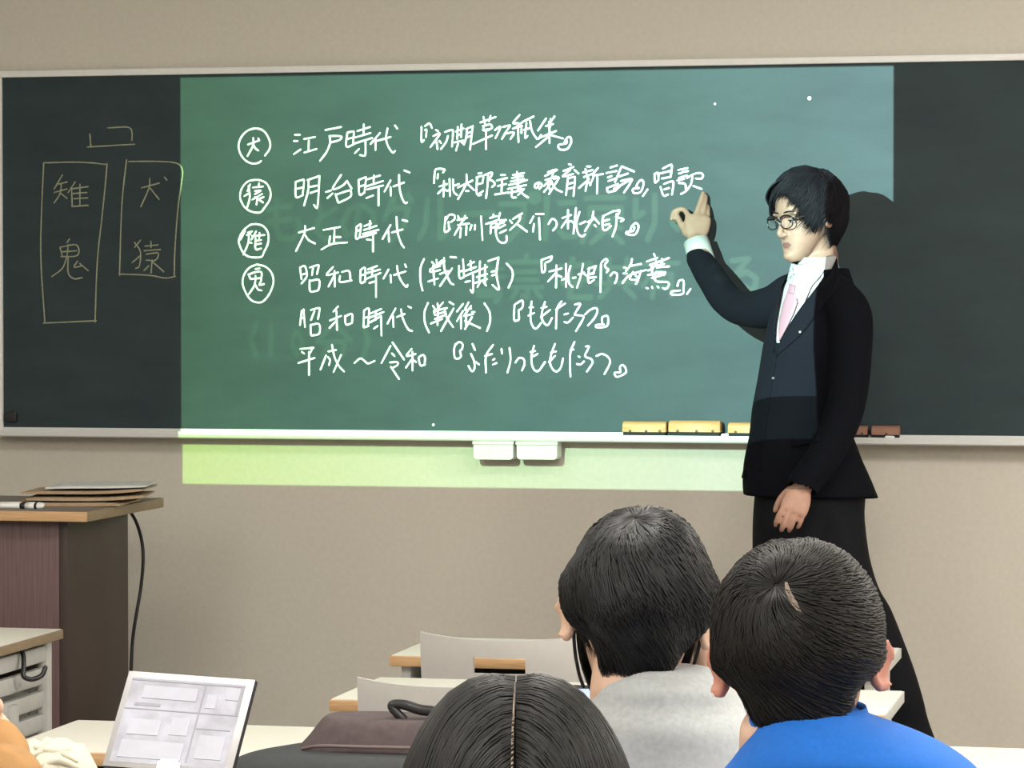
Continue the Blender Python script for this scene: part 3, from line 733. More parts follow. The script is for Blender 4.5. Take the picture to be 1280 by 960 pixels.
# board pens lying at the front of the top
def pen(px0, px1, py, Y, label, cap_frac=.68, z=None, r=.0085):
    a, b = at(px0, py, Y), at(px1, py, Y)
    z = pz + r if z is None else z
    dy = .012
    t = thing('whiteboard_pen', label, 'pen', ((a.x + b.x) / 2, Y, z - r), 'pens at the front of the lectern')
    p = lambda f: Vector((a.x + (b.x - a.x) * f, Y + dy * f, z))
    obj('barrel', tube([p(0), p(cap_frac)], [r, r], 12, 2, flat=1), M['white_plastic'], t)
    obj('collar', tube([p(cap_frac), p(cap_frac + .07)], [r * 1.02, r * 1.02], 12, 2, round_ends=False), M['black_plastic'], t)
    obj('cap', tube([p(cap_frac + .07), p(.88)], [r * 1.0, r], 12, 2, round_ends=False), M['white_plastic'], t)
    obj('collar', tube([p(.88), p(.92)], [r * 1.02, r * 1.02], 12, 2, round_ends=False), M['black_plastic'], t)
    obj('tip', tube([p(.92), p(.98)], [r * 1.05, r * .8], 12, 2), M['white_plastic'], t)
pen(-30, 53, 627, py0 + .13, 'white pen with black bands at the front of the lectern, the farther of the two')
pen(-35, 52, 635, py0 + .085, 'white pen with black bands nearest the front edge of the lectern')

# ---------------------------------------------------------------- student desks and chairs
def make_desk(name, label, width, x0, y0, y1, z=.70, group=None, slats=False):
    """x0 = left edge, y0 = near edge (towards the class), y1 = far edge"""
    x1 = x0 + width
    t = thing(name, label, 'desk', ((x0 + x1) / 2, (y0 + y1) / 2, 0), group)
    obj('desk_top', box(x0 + .002, x1 - .002, y0 + .012, y1, z - .024, z, .003), M['desk_top'], t, angle=30)
    obj('edge_strip', box(x0, x1, y0, y0 + .0125, z - .026, z - .001, .005), M['edge_wood'], t, angle=30, label='tan wood near edge')
    obj('edge_strip', box(x0 - .001, x0 + .0025, y0 + .012, y1, z - .025, z - .001, .001), M['edge_dull'], t, angle=30)
    obj('edge_strip', box(x1 - .0025, x1 + .001, y0 + .012, y1, z - .025, z - .001, .001), M['desk_grey'] if not slats else M['edge_dull'], t, angle=30)
    obj('book_shelf', box(x0 + .05, x1 - .05, y0 + .05, y1 - .04, z - .135, z - .123, .003), M['desk_dark'], t, angle=30)
    obj('shelf_back', box(x0 + .05, x1 - .05, y1 - .06, y1 - .045, z - .135, z - .0245, .002), M['desk_dark'], t, angle=30)
    for xs in (x0 + .035, x1 - .035):
        if not (slats and xs > x0 + .5): obj('side_panel', box(xs - .012, xs + .012, y0 + .03, y1 - .04, z - .17, z - .0245, .003), M['desk_grey'], t, angle=30)
        obj('leg', box(xs - .014, xs + .014, y0 + .19, y0 + .245, .03, z - .165, .006), M['desk_grey'], t, angle=30)
        obj('foot', box(xs - .02, xs + .02, y0 + .01, y1 - .01, 0, .032, .008), M['desk_grey'], t, angle=30)
    bar = join(box(x0 + .06, x1 - .06, y1 - .035, y1 - .022, .30, z - .15, .002),
               *[box(x0 + .08, x1 - .08, y1 - .045, y1 - .034, .315 + k * .04, .340 + k * .04, .004) for k in range(6)])
    obj('modesty_panel', bar, M['desk_grey'], t, angle=30)
    hk = []
    for xs in (x0 + .13, x1 - .13):
        obj('bag_hook', tube([(xs, y0 + .06, z - .13), (xs, y0 + .05, z - .165), (xs, y0 + .03, z - .18), (xs, y0 + .01, z - .175), (xs, y0 + .0, z - .155)], [.005], 8, 4), M['black_plastic'], t, label='black bag hook')
    return t
W = 1.19
make_desk('student_desk', 'white topped desk in the row nearest the blackboard, behind the empty chair', W, .232, -2.42, -1.98, group='student desks')
make_desk('student_desk', 'white topped desk in the second row, with a bag handle and chair before it', W, .320, -3.262, -2.845, group='student desks')
make_desk('student_desk', 'wide white desk at the lower left, with the tablet in front of it', W, -.090, -4.13, -3.69, group='student desks')
make_desk('student_desk', 'white desk strip at the lower right corner behind the blue shirt', W, -.090 + W + .004, -4.13, -3.69, group='student desks')
# desk of the left column, seen by its right end
dl = make_desk('student_desk', 'grey panelled desk beside the lectern at the left picture edge', W, -.758 - W, -2.50, -2.0, group='student desks', slats=True)
obj('end_frame', join(box(-.812, -.782, -2.49, -2.455, .02, .675, .006), box(-.812, -.782, -2.05, -2.015, .02, .675, .006), box(-.808, -.786, -2.46, -2.04, .62, .66, .004), box(-.808, -.786, -2.46, -2.04, .10, .14, .004)), M['desk_grey'], dl, angle=30)
obj('end_slats', join(*[box(-.806, -.790, -2.46, -2.045, .14 + k * .06, .185 + k * .06, .012) for k in range(8)]), M['desk_grey'], dl, angle=30)
obj('bag_hook', tube([(-.785, -2.235, .674), (-.772, -2.245, .655), (-.765, -2.262, .625), (-.762, -2.268, .606), (-.745, -2.255, .598), (-.728, -2.232, .606), (-.722, -2.222, .624)], [.0065], 8, 5), M['black_plastic'], dl, label='black bag hook')
# desk of the row in front of the tablet
make_desk('student_desk', 'white desk below the bottom edge that carries the propped tablet', W, -.20, -5.0, -4.55, group='student desks')

def make_chair(label, cx, y, yaw=0.0, zoff=0.0, back_top=.772):
    """moulded chair, back towards the camera: y = back plane at the middle of the shell"""
    t = thing('chair', label, 'chair', (cx, y + .2, 0), 'moulded chairs')
    hw = .197
    # back shell: curved in plan, top edge dipping in the middle, slot cut as a real hole
    cols = np.linspace(-1, 1, 33); rows = np.linspace(0, 1, 25)
    def pt(u, v, off):
        ztop = back_top + .012 * abs(u) ** 2.5 * 1.0
        zb = .455
        z = zb + (ztop - zb) * v
        tap = 1.0 - .05 * (1 - v) ** 2
        yy = y + .035 * (1 - u * u) * -1 + .02 + .05 * (1 - v) ** 1.6 + off
        return (cx + u * hw * tap, yy, z)
    def hole(u, v):
        return abs(u) < .315 and .745 < v < .865
    us = sorted(set([round(float(c), 4) for c in cols if not (.24 < abs(c) < .40)] + [-.315, .315, -.29, .29, -.345, .345]))
    vs_ = sorted(set([round(float(r), 4) for r in rows if not (.72 < r < .88)] + [.745, .76, .78, .805, .83, .85, .865]))
    V, Fc = [], []
    nu, nv = len(us), len(vs_)
    for off in (0.0, .011):
        for v in vs_:
            for u in us: V.append(pt(u, v, off))
    n = nu * nv
    def solid(i, j):
        if i < 0 or j < 0 or i >= nu - 1 or j >= nv - 1: return False
        return not hole((us[i] + us[i + 1]) / 2, (vs_[j] + vs_[j + 1]) / 2)
    for j in range(nv - 1):
        for i in range(nu - 1):
            if not solid(i, j): continue
            a = j * nu + i
            Fc.append((a, a + 1, a + nu + 1, a + nu)); Fc.append((n + a + nu, n + a + nu + 1, n + a + 1, n + a))
            if not solid(i - 1, j): Fc.append((a, a + nu, n + a + nu, n + a))
            if not solid(i + 1, j): Fc.append((a + nu + 1, a + 1, n + a + 1, n + a + nu + 1))
            if not solid(i, j - 1): Fc.append((a + 1, a, n + a, n + a + 1))
            if not solid(i, j + 1): Fc.append((a + nu, a + nu + 1, n + a + nu + 1, n + a + nu))
    obj('backrest', (V, Fc), M['chair_shell'], t, angle=40)
    # seat
    rings = []
    for k in range(12):
        v = k / 11
        yy = y + .06 + .38 * v; zz = .440 + .015 * (v - .45) ** 2 * 4 - .012 * v - (.02 if k == 11 else 0)
        rings.append((yy, zz))
    Vs, Fs = [], []
    for off in (0, -.012):
        for yy, zz in rings:
            for i in range(15):
                u = -1 + 2 * i / 14
                Vs.append((cx + u * .2, yy, zz + .012 * u * u + off))
    n = 12 * 15
    for j in range(11):
        for i in range(14):
            a = j * 15 + i
            Fs.append((a, a + 1, a + 16, a + 15)); Fs.append((n + a + 15, n + a + 16, n + a + 1, n + a))
    rim = [i for i in range(15)] + [j * 15 + 14 for j in range(1, 12)] + [11 * 15 + i for i in range(13, -1, -1)] + [j * 15 for j in range(10, 0, -1)]
    for k in range(len(rim)):
        a, b = rim[k], rim[(k + 1) % len(rim)]; Fs.append((b, a, a + n, b + n))
    obj('seat', (Vs, Fs), M['chair_shell'], t, angle=40)
    for s in (-1, 1):
        obj('back_stay', tube([(cx + s * .12, y + .30, .42), (cx + s * .12, y + .10, .424), (cx + s * .12, y + .065, .47), (cx + s * .12, y + .045, .56)], [.009], 8, 4), M['steel'], t)
        obj('leg', tube([(cx + s * .16, y + .12, .425), (cx + s * .19, y + .06, .01)], [.011], 10, 2), M['steel'], t)
        obj('leg', tube([(cx + s * .16, y + .36, .415), (cx + s * .19, y + .42, .01)], [.011], 10, 2), M['steel'], t)
    obj('seat_frame', join(tube([(cx - .16, y + .12, .420), (cx + .16, y + .12, .420)], [.009], 8, 2), tube([(cx - .16, y + .36, .412), (cx + .16, y + .36, .412)], [.009], 8, 2)), M['steel'], t)
    return t
c1 = at(625, 800, -2.62); c2 = at(558, 850, -3.42)
make_chair('light grey empty chair with a slotted back at the front row desk', c1.x, -2.62, back_top=at(528, 791, -2.62).z - .012)
make_chair('light grey chair with a slotted back behind the bag handle', c2.x, -3.42, back_top=at(444, 848, -3.42).z - .012)
# ---------------------------------------------------------------- people
def rotz(a): return Matrix.Rotation(a, 3, 'Z')
def head_parts(jaw=1.0, nose=1.0, ear=0.0):
    """closed pieces of a head in its own space: -y forward, x to the person's left, z up, eyes at z = 0"""
    rows = [(-.119, .016, -.078, -.048), (-.115, .023, -.085, -.035), (-.104, .032, -.0895, -.02), (-.085, .0435, -.089, .005), (-.06, .0545, -.0885, .035), (-.03, .0635, -.088, .075),
            (0, .069, -.0865, .092), (.03, .073, -.0925, .100), (.06, .0735, -.086, .100), (.085, .066, -.070, .088), (.105, .049, -.045, .066), (.117, .026, -.014, .036), (.1205, .008, .0, .018)]
    rings = [sring((0, (f + b) / 2, z), hx * (jaw if z < -.05 else 1), (b - f) / 2, 40, 2.15 if z < -.05 else 2.3) for z, hx, f, b in interp_rows(rows, 3)]
    P = [loft(rings)]
    P.append(tube([(0, -.086, .014), (0, -.0945, -.012), (0, -.1055 * nose, -.035), (0, -.094, -.0445)], [.0065, .0075, .0092, .007], 12, 4))
    for s in (-1, 1):
        P.append(ellipsoid((s * .0115, -.0935, -.0395), (.0065, .0085, .0058)))
        ang = Matrix.Rotation(s * (.35 + ear * 30), 3, 'Z') @ Matrix.Rotation(.25, 3, 'X')
        c = Vector((s * (.0745 + ear), .008, -.008))
        P.append(ellipsoid(c, (.0055, .0165, .028), ang))
        loop = [c + ang @ Vector((s * .006, math.cos(a) * .0165, math.sin(a) * .0275 + (.003 if math.sin(a) < -.5 else 0))) for a in np.linspace(-2.4, 2.6, 12)]
        P.append(tube(loop, [.0048, .0048, .0042], 8, 3))
    P.append(ellipsoid((0, -.0862, -.0660), (.019, .0040, .0038)))
    P.append(ellipsoid((0, -.0850, -.0735), (.0160, .0046, .0044)))
    P.append(ellipsoid((0, -.0875, -.100), (.017, .0085, .012)))
    for s in (-1, 1): P.append(ellipsoid((s * .033, -.0800, .021), (.026, .0085, .006), Matrix.Rotation(s * .12, 3, 'Y')))
    return P
def head_post(V, Rl, c):
    """push in eye sockets and mouth line after remeshing"""
    L = (np.asarray(V) - np.array(c)) @ np.array(Rl)          # world -> local
    d = np.zeros(len(L))
    front = L[:, 1] < -.03
    for s in (-1, 1):
        d += .0065 * np.exp(-((L[:, 0] - s * .031) / .016) ** 2 - ((L[:, 2] - .001) / .0095) ** 2)
    d += .0035 * np.exp(-(L[:, 0] / .020) ** 2 - ((L[:, 2] + .0700) / .0022) ** 2)
    d += .003 * np.exp(-(L[:, 0] / .020) ** 2 - ((L[:, 2] + .0865) / .006) ** 2)
    d[~front] = 0
    L[:, 1] += d
    return L @ np.array(Rl).T + np.array(c)
def hair_geo(c, R, e, ctr, whorl, zlow, n=1600, seed=1, swirl=0.5, thick=.0026, jitter=.012, wave=.004, part=None, shell_scale=.985, lump=None, c_low=None, pw=2.0):
    """hair cap + strands flowing away from the whorl; e = (a, b, c) envelope radii about ctr (local)"""
    rnd = random.Random(seed)
    ctr = Vector(ctr); w = Vector(whorl).normalized()
    u = w.cross(Vector((0, 0, 1)) if abs(w.z) < .95 else Vector((0, 1, 0))).normalized(); v = w.cross(u)
    ph = [rnd.uniform(0, 6.28) for _ in range(8)]
    def env(d):
        ez = e[2] if d.z >= 0 or c_low is None else c_low
        r = (abs(d.x / e[0]) ** pw + abs(d.y / e[1]) ** pw + abs(d.z / ez) ** pw) ** (-1 / pw)
        if lump: r += lump(d)
        a = math.atan2(d.x, d.y)
        r += wave * (math.sin(a * 5 + ph[0] + d.z * 3) * .5 + math.sin(a * 9 + ph[1] - d.z * 5) * .35 + math.sin(d.z * 9 + ph[2] + a * 2) * .3) * (1 - d.z * .4)
        return r
    def lim(p):
        return zlow(math.degrees(math.atan2(p.x, -p.y)))      # azimuth, 0 = front, + = person's left
    def pos(al, be, lift=0.0, sw=None):
        a = al + (swirl if sw is None else sw) * be
        d = (w * math.cos(be) + (u * math.cos(a) + v * math.sin(a)) * math.sin(be)).normalized()
        return ctr + d * (env(d) + lift)
    def bmax(al, jit=0.0):
        be = .1
        while be < 2.9:
            p = pos(al, be)
            if p.z < lim(p) + jit: break
            be += .03
        return be
    Wd = lambda p: Vector(c) + R @ p
    # cap
    NA, NB = 96, 22
    rings = [[] for _ in range(NB + 2)]
    for i in range(NA):
        al = 2 * math.pi * i / NA; bm_ = bmax(al)
        for k in range(NB):
            be = .02 + (bm_ - .02) * k / (NB - 1)
            p = pos(al, be); q = ctr + (p - ctr) * shell_scale
            rings[k].append(Wd(q))
        q = ctr + (p - ctr) * (shell_scale - .07); rings[NB].append(Wd(q + Vector((0, 0, .004))))
        q = ctr + (p - ctr) * (shell_scale - .22); rings[NB + 1].append(Wd(q + Vector((0, 0, .02))))
    cap = loft(rings)
    V, Fc = [], []
    if part:
        for s in range(n):
            th0 = math.radians(rnd.uniform(*part)); sg = rnd.choice((-1, 1)); th = thick * rnd.uniform(.6, 1.35)
            d0 = Vector((.006 * sg, math.sin(th0), math.cos(th0))).normalized()
            lift0 = rnd.uniform(-.0005, .0030); b0 = rnd.choice((.0, .0, .15, .35, .6)) * rnd.uniform(.6, 1.3); dr = rnd.gauss(.55, .05)
            pts = []
            d = (d0 + Vector((sg * b0 * .6, 0, 0))).normalized(); st = .05; w0 = rnd.uniform(.38, .52) + b0 * .55
            for j in range(70):
                w_ = min(1, w0 + j * st * .75)
                p = ctr + d * (env(d) + lift0 + .003 * math.sin(j * .1))
                if pts and p.z < lim(p) + rnd.uniform(-jitter, jitter) * .3: break
                pts.append(p)
                t = Vector((sg * (1 - w_ * .88), .10 * (1 - w_), -w_ * 1.15))
                t = t - d * t.dot(d)
                if t.length < 1e-4: break
                d = (d + t.normalized() * st).normalized()
            if len(pts) < 6: continue
            pts = pts[::max(1, len(pts) // 18)]
            base = len(V); k = len(pts)
            for j, p in enumerate(pts):
                t = j / (k - 1)
                td = (pts[min(j + 1, k - 1)] - pts[max(j - 1, 0)]).normalized(); nr = (p - ctr).normalized(); sd = td.cross(nr).normalized()
                wd = th * (.35 + .65 * math.sin(math.pi * min(1, .25 + t * .75)) ** .7) * (1 - .75 * t ** 4)
                V += [tuple(Wd(p - sd * wd)), tuple(Wd(p + nr * wd * .7)), tuple(Wd(p + sd * wd))]
            for j in range(k - 1):
                a = base + j * 3
                Fc += [(a, a + 1, a + 4, a + 3), (a + 1, a + 2, a + 5, a + 4), (a + 2, a, a + 3, a + 5)]
            Fc.append((base, base + 2, base + 1)); a = base + (k - 1) * 3; Fc.append((a, a + 1, a + 2))
        n = 0
    for s in range(n):
        al = rnd.uniform(0, 2 * math.pi)
        b1 = bmax(al, rnd.uniform(-jitter, jitter * .8))
        b0 = rnd.choice((.03, .1, .2, .35, .5, .7)) * rnd.uniform(.6, 1.4)
        if b0 > b1 - .25: b0 = max(.02, b1 - .6)
        lift0 = rnd.uniform(-.0005, .0032); sw = swirl + rnd.gauss(0, .10)
        th = thick * rnd.uniform(.6, 1.35)
        k = 9; base = len(V)
        for j in range(k):
            t = j / (k - 1)
            be = b0 + (b1 - b0) * t
            lift = lift0 + .0035 * math.sin(t * 2.6) * rnd.uniform(.2, 1) - (.004 if j == 0 else 0) - .003 * t ** 3
            p = pos(al, be, lift, sw)
            pn = pos(al, be + .03, lift, sw)
            td = (pn - p).normalized(); nr = (p - ctr).normalized(); sd = td.cross(nr).normalized()
            wd = th * (.35 + .65 * math.sin(math.pi * min(1, .25 + t * .75)) ** .7) * (1 - .75 * t ** 4)
            V += [tuple(Wd(p - sd * wd)), tuple(Wd(p + nr * wd * .7)), tuple(Wd(p + sd * wd))]
        for j in range(k - 1):
            a = base + j * 3
            Fc += [(a, a + 1, a + 4, a + 3), (a + 1, a + 2, a + 5, a + 4), (a + 2, a, a + 3, a + 5)]
        Fc.append((base, base + 2, base + 1)); a = base + (k - 1) * 3; Fc.append((a, a + 1, a + 2))
    return join(cap, (V, Fc))
def interp_az(tab):
    tab = sorted(tab)
    xs = [t[0] for t in tab]; ys = [t[1] for t in tab]
    def f(a):
        a = (a + 180) % 360 - 180
        return float(np.interp(a, xs, ys))
    return f
def hand_parts(wrist, fwd, side, palm_n, fingers, thumb, size=1.0):
    """wrist, palm centre line fwd, side = towards the thumb, palm_n = palm normal; fingers = list of joint lists in (f, s, n) cm"""
    fw, sd, pn = Vector(fwd).normalized(), Vector(side).normalized(), Vector(palm_n).normalized()
    W = Vector(wrist); k = .01 * size
    X = lambda q: W + (fw * q[0] + sd * q[1] + pn * q[2]) * k
    P = []
    # palm: slab from wrist to knuckles
    rings = []
    for f, hw, hd in ((-1.0, 2.6, 1.8), (0, 2.6, 1.75), (1.5, 3.0, 1.6), (4.0, 3.9, 1.5), (6.5, 4.2, 1.35), (8.2, 4.1, 1.15), (8.9, 3.5, .8)):
        rings.append([X((f, math.copysign(abs(math.cos(a)) ** .8, math.cos(a)) * hw, math.copysign(abs(math.sin(a)) ** .9, math.sin(a)) * hd)) for a in np.linspace(0, 2 * math.pi, 20, endpoint=False)])
    P.append(loft(rings))
    P.append(ellipsoid(X((3.2, 2.6, .9)), (.021 * size, .016 * size, .016 * size)))
    for i, fg in enumerate(fingers):
        r = (.88, .92, .86, .74)[i] * k
        P.append(tube([X(q) for q in fg], [r * 1.08, r * 1.0, r * .95, r * .8], 10, 5))
    P.append(tube([X(q) for q in thumb], [1.35 * k, 1.1 * k, 1.0 * k, .85 * k], 10, 5))
    return P

# ================= the lecturer
YM = -.56
MAN_LABEL = 'person in a dark suit and glasses pointing at the chalk writing on the board'
foot_c = at(1040, 900, YM)
man = thing('person', MAN_LABEL, 'person', (foot_c.x, YM, .12))
HC = at(1009.5, 272, YM)                                    # head centre at eye height
cdir = Vector((CAM_LOC.x - HC.x, CAM_LOC.y - HC.y, 0)).normalized(); ldir = Vector((cdir.y, -cdir.x, 0))
yaw = math.radians(52)
fwd = cdir * math.cos(yaw) + ldir * math.sin(yaw)
if fwd.x > 0: fwd = cdir * math.cos(yaw) - ldir * math.sin(yaw)
left = Vector((-fwd.y, fwd.x, 0))                            # person's left
if left.x < 0: pass
RH = Matrix((left, -fwd, Vector((0, 0, 1)))).transposed()    # columns: x=left, y=-forward, z=up
if RH.determinant() < 0: raise Exception('mirrored head frame')
RH = RH @ Matrix.Rotation(math.radians(7), 3, 'X') @ Matrix.Rotation(math.radians(-2), 3, 'Y')
HS = 1.03
def HW(p): return HC + RH @ (Vector(p) * HS)
def to_world(geo, c, R, s=1.0): return [tuple(Vector(c) + R @ (Vector(v) * s)) for v in geo[0]], geo[1]

sho_l = at(1052, 388, -.69); sho_r = at(984, 378, -.45)
elb_r = at(914, 377, -.275); wri_r = at(870, 302, -.125)
elb_l = at(1064, 510, -.72); wri_l = at(1004, 606, -.79)
hip_l = at(1040, 655, -.60); hip_r = at(985, 650, -.54)
knee_l = at(1093, 797, -.62); ank_l = at(1146, 952, -.58)
knee_r = at(982, 800, -.59); ank_r = at(981, 955, -.53)

body = [to_world(p, HC, RH, HS) for p in head_parts(jaw=1.02)]
body.append(tube([HW((0, .012, -.065)), HW((0, .028, -.11)), at(1022, 350, YM)], [.050, .053, .062], 20, 4))
body.append(loft(pxrings(interp_rows([(342, 1000, 1044, YM, .05), (364, 996, 1050, YM, .060), (420, 966, 1070, YM, .095), (520, 962, 1056, YM, .085), (620, 962, 1060, YM, .09), (668, 972, 1050, YM, .08)], 3))))
body.append(tube([sho_r, at(910, 379, -.27), at(889, 346, -.205), wri_r], [.042, .034, .030, .028], 14, 6))
body.append(tube([sho_l, elb_l, wri_l], [.042, .036, .030], 14, 6))
body.append(tube([hip_l, knee_l, ank_l, ank_l + Vector((-.08, -.06, -.05))], [.060, .048, .036, .034], 14, 5))
body.append(tube([hip_r, knee_r, ank_r, ank_r + Vector((-.09, -.06, -.05))], [.060, .048, .036, .034], 14, 5))
# right hand: palm to the board, index and thumb pinched, three fingers pointing up
knuck = at(873, 266, -.09)
fR = (knuck - wri_r).normalized()
tR = (Vector((-1, -.25, .12)) - fR * Vector((-1, -.25, .12)).dot(fR)).normalized()
nR = fR.cross(tR);  nR = nR if nR.y > 0 else -nR
HANDS = 1.0
fingR = [[(8.0, 2.9, 0), (10.6, 4.6, .9), (9.9, 7.4, 1.8), (7.3, 8.0, 2.0)],
         [(8.4, .8, 0), (11.8, .0, .1), (14.6, -.6, .2), (16.6, -1.0, .25)],
         [(8.2, -1.2, .2), (11.5, -1.6, .5), (14.0, -1.9, .8), (15.9, -2.1, 1.0)],
         [(7.6, -2.9, .4), (9.8, -3.1, .9), (11.6, -3.1, 1.5), (13.2, -3.0, 2.0)]]
body += hand_parts(wri_r, fR, tR, nR, fingR, [(2.5, 2.6, .8), (5.2, 4.6, 1.4), (7.8, 6.0, 1.9), (10.0, 7.0, 2.2)], HANDS)
# left hand hanging in front of the thigh, back of the hand to the camera
knl = at(986, 652, -.83)
fL = (knl - wri_l).normalized()
sL = Vector((-.75, -.2, 0)); sL = (sL - fL * sL.dot(fL)).normalized()
nL = fL.cross(sL); nL = nL if nL.y > 0 else -nL
fingL = [[(8.2, 2.8, 0), (10.6, 3.2, .5), (12.4, 3.2, 1.7), (13.3, 3.0, 3.2)],
         [(8.5, .9, 0), (11.2, 1.0, .5), (13.2, 1.0, 1.7), (14.0, .9, 3.3)],
         [(8.2, -1.1, .1), (10.7, -1.2, .6), (12.6, -1.2, 1.8), (13.3, -1.2, 3.3)],
         [(7.6, -2.9, .2), (9.5, -3.2, .7), (11.0, -3.2, 1.7), (11.7, -3.1, 2.8)]]
body += hand_parts(wri_l, fL, sL, nL, fingL, [(2.6, 2.8, .8), (5.0, 4.2, 1.8), (7.2, 4.6, 2.7), (9.2, 4.6, 3.4)], 1.0)
bg = remesh(body, .0042, 3, .45)
bV = head_post(bg[0], RH, HC)
bodyo = obj('body', ([tuple(v) for v in bV], bg[1]), M['skin_man'], man)
# lips get their own colour by place
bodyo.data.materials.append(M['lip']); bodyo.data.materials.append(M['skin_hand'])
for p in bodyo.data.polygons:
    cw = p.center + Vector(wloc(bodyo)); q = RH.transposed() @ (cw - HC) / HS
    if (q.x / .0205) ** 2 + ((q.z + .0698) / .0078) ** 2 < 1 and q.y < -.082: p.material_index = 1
    elif cw.z < 1.02 and cw.y < -.70: p.material_index = 2  # hanging hand in shade takes the lighter skin copy
# eyes, brows
for s in (-1, 1):
    ec_ = Vector((s * .031, -.0745, .0005))
    eye = obj('eye', to_world(ellipsoid(ec_, (.0118, .0118, .0112)), HC, RH, HS), M['eye_white'], bodyo)
    obj('iris', to_world(ellipsoid(ec_ + Vector((-.002, -.0095, -.0025)), (.0052, .003, .0052)), HC, RH, HS), M['iris'], eye)
    lid = [ec_ + Vector((math.sin(a) * .0135, -math.cos(a) * .0128, .0008 + .002 * math.cos(a))) for a in np.linspace(-1.25, 1.25, 9)]
    obj('eyelid', to_world(join(tube(lid, [.0022, .0034, .0022], 8, 3)), HC, RH, HS), M['skin_man'], bodyo)
    lash = [p + Vector((0, -.0018, -.0032)) for p in lid]
    obj('eyelashes', to_world(tube(lash, [.0009, .0014, .0010], 6, 3), HC, RH, HS), M['hair_man'], bodyo)
    br = [Vector((s * x, y, z)) for x, y, z in ((.013, -.0925, .0225), (.026, -.0915, .0250), (.040, -.0850, .0245), (.052, -.0750, .0195))]
    obj('eyebrow', to_world(tube(br, [.0022, .0036, .0030, .0012], 8, 4, flat=.6), HC, RH, HS), M['hair_man'], bodyo)
# hair
zl = interp_az([(-180, -.100), (-150, -.096), (-120, -.050), (-98, -.002), (-80, -.030), (-66, -.018), (-55, .012), (-42, .010), (-28, .045), (-16, .070), (0, .080), (14, .078), (24, .064), (34, .046), (44, .014), (54, -.022), (64, -.052), (72, -.058), (80, -.020), (86, .004), (98, .008), (108, -.040), (116, -.080), (135, -.100), (150, -.112), (180, -.112)])
def lump_m(d):
    return -.016 * max(0, min(1, (-.35 - d.z) / .5)) * (1 if d.y > -.1 else .5) + .007 * math.exp(-((d.z - .75) / .3) ** 2 - ((d.y + .2) / .5) ** 2) + .008 * math.exp(-((d.y - .8) / .35) ** 2) + .006 * math.exp(-((d.x + .5) / .3) ** 2 - ((d.y + .75) / .3) ** 2)
hg = hair_geo(HC, RH * HS, (.0865, .1145, .119), (0, .006, .022), (.25, .25, .93), zl, 3200, 5, -.28, .0017, .012, .004, lump=lump_m, c_low=.175)
hairo = obj('hair', hg, M['hair_man'], man, label='jet black hair parted over the forehead')
# fringe locks and loose ends
locks = []
rl = random.Random(9)
def lock(pts, r): locks.append(to_world(tube(pts, r, 7, 5, flat=.45), HC, RH, HS))
for k in range(30):
    f = k / 29
    # sweeps from the parting over the brow to the person's right temple
    xe = -.040 - .034 * f
    lock([(.012 - .012 * f, -.062 - .006 * f, .124), (-.012 - .010 * f, -.098 + .012 * f, .106), (-.040 - .016 * f, -.106 + .026 * f, .076), (xe - .006, -.094 + .040 * f, .045 - .030 * f), (xe, -.084 + .040 * f, .026 - .030 * f + rl.uniform(-.004, .004))], [.003, .0062, .0062, .0045, .0010])
obj('fringe', join(*locks), M['hair_man'], hairo)
# glasses
gl = []
def rim(s):
    c = Vector((s * .0325, -.1035, -.003)); pts = []
    for k in range(20):
        a = 2 * math.pi * k / 20
        pts.append(c + Vector((math.copysign(abs(math.cos(a)) ** .8, math.cos(a)) * .0255, .004 * abs(math.cos(a)) * 1.0 * (1 if math.cos(a) * s > 0 else -.2), math.copysign(abs(math.sin(a)) ** .8, math.sin(a)) * .0185)))
    P = smoothpath(pts, 2, True)
    rings = []
    n = len(P)
    for i, p in enumerate(P):
        t = (P[(i + 1) % n] - P[i - 1]).normalized(); nn = Vector((0, -1, 0)); b = t.cross(nn)
        top = 1.5 if p.z > c.z + .008 else 1.0
        rings.append([p + (b * math.cos(q) + nn * math.sin(q)) * .0017 * top for q in np.linspace(0, 2 * math.pi, 8, endpoint=False)])
    rings.append(rings[0])
    return loft(rings, cap=False)
gframe = obj('glasses', to_world(join(rim(-1), rim(1), tube([(-.0085, -.1045, .003), (0, -.108, .006), (.0085, -.1045, .003)], [.0019], 8, 3)), HC, RH, HS), M['glasses'], man, label='black rimmed glasses')
for s in (-1, 1):
    obj('temple', to_world(tube([(s * .057, -.099, .006), (s * .068, -.086, .007), (s * .0775, -.03, .006), (s * .079, .008, .005), (s * .076, .026, -.012)], [.0026, .0026, .0022, .002, .002], 8, 4), HC, RH, HS), M['glasses'], gframe)
glm = bpy.data.materials.new('clear_lens'); glm.use_nodes = True
gn = glm.node_tree
for nd in list(gn.nodes):
    if nd.type == 'BSDF_PRINCIPLED': gn.nodes.remove(nd)
g1 = gn.nodes.new('ShaderNodeBsdfTransparent'); g2 = gn.nodes.new('ShaderNodeBsdfGlossy'); g2.inputs['Roughness'].default_value = .05
gm = gn.nodes.new('ShaderNodeMixShader'); gm.inputs[0].default_value = .03
gn.links.new(g1.outputs[0], gm.inputs[1]); gn.links.new(g2.outputs[0], gm.inputs[2]); gn.links.new(gm.outputs[0], gn.nodes['Material Output'].inputs[0])
for s in (-1, 1):
    obj('lens', to_world(ellipsoid((s * .0325, -.1030, -.003), (.0245, .0008, .0175), n=24, m=10), HC, RH, HS), glm, gframe)

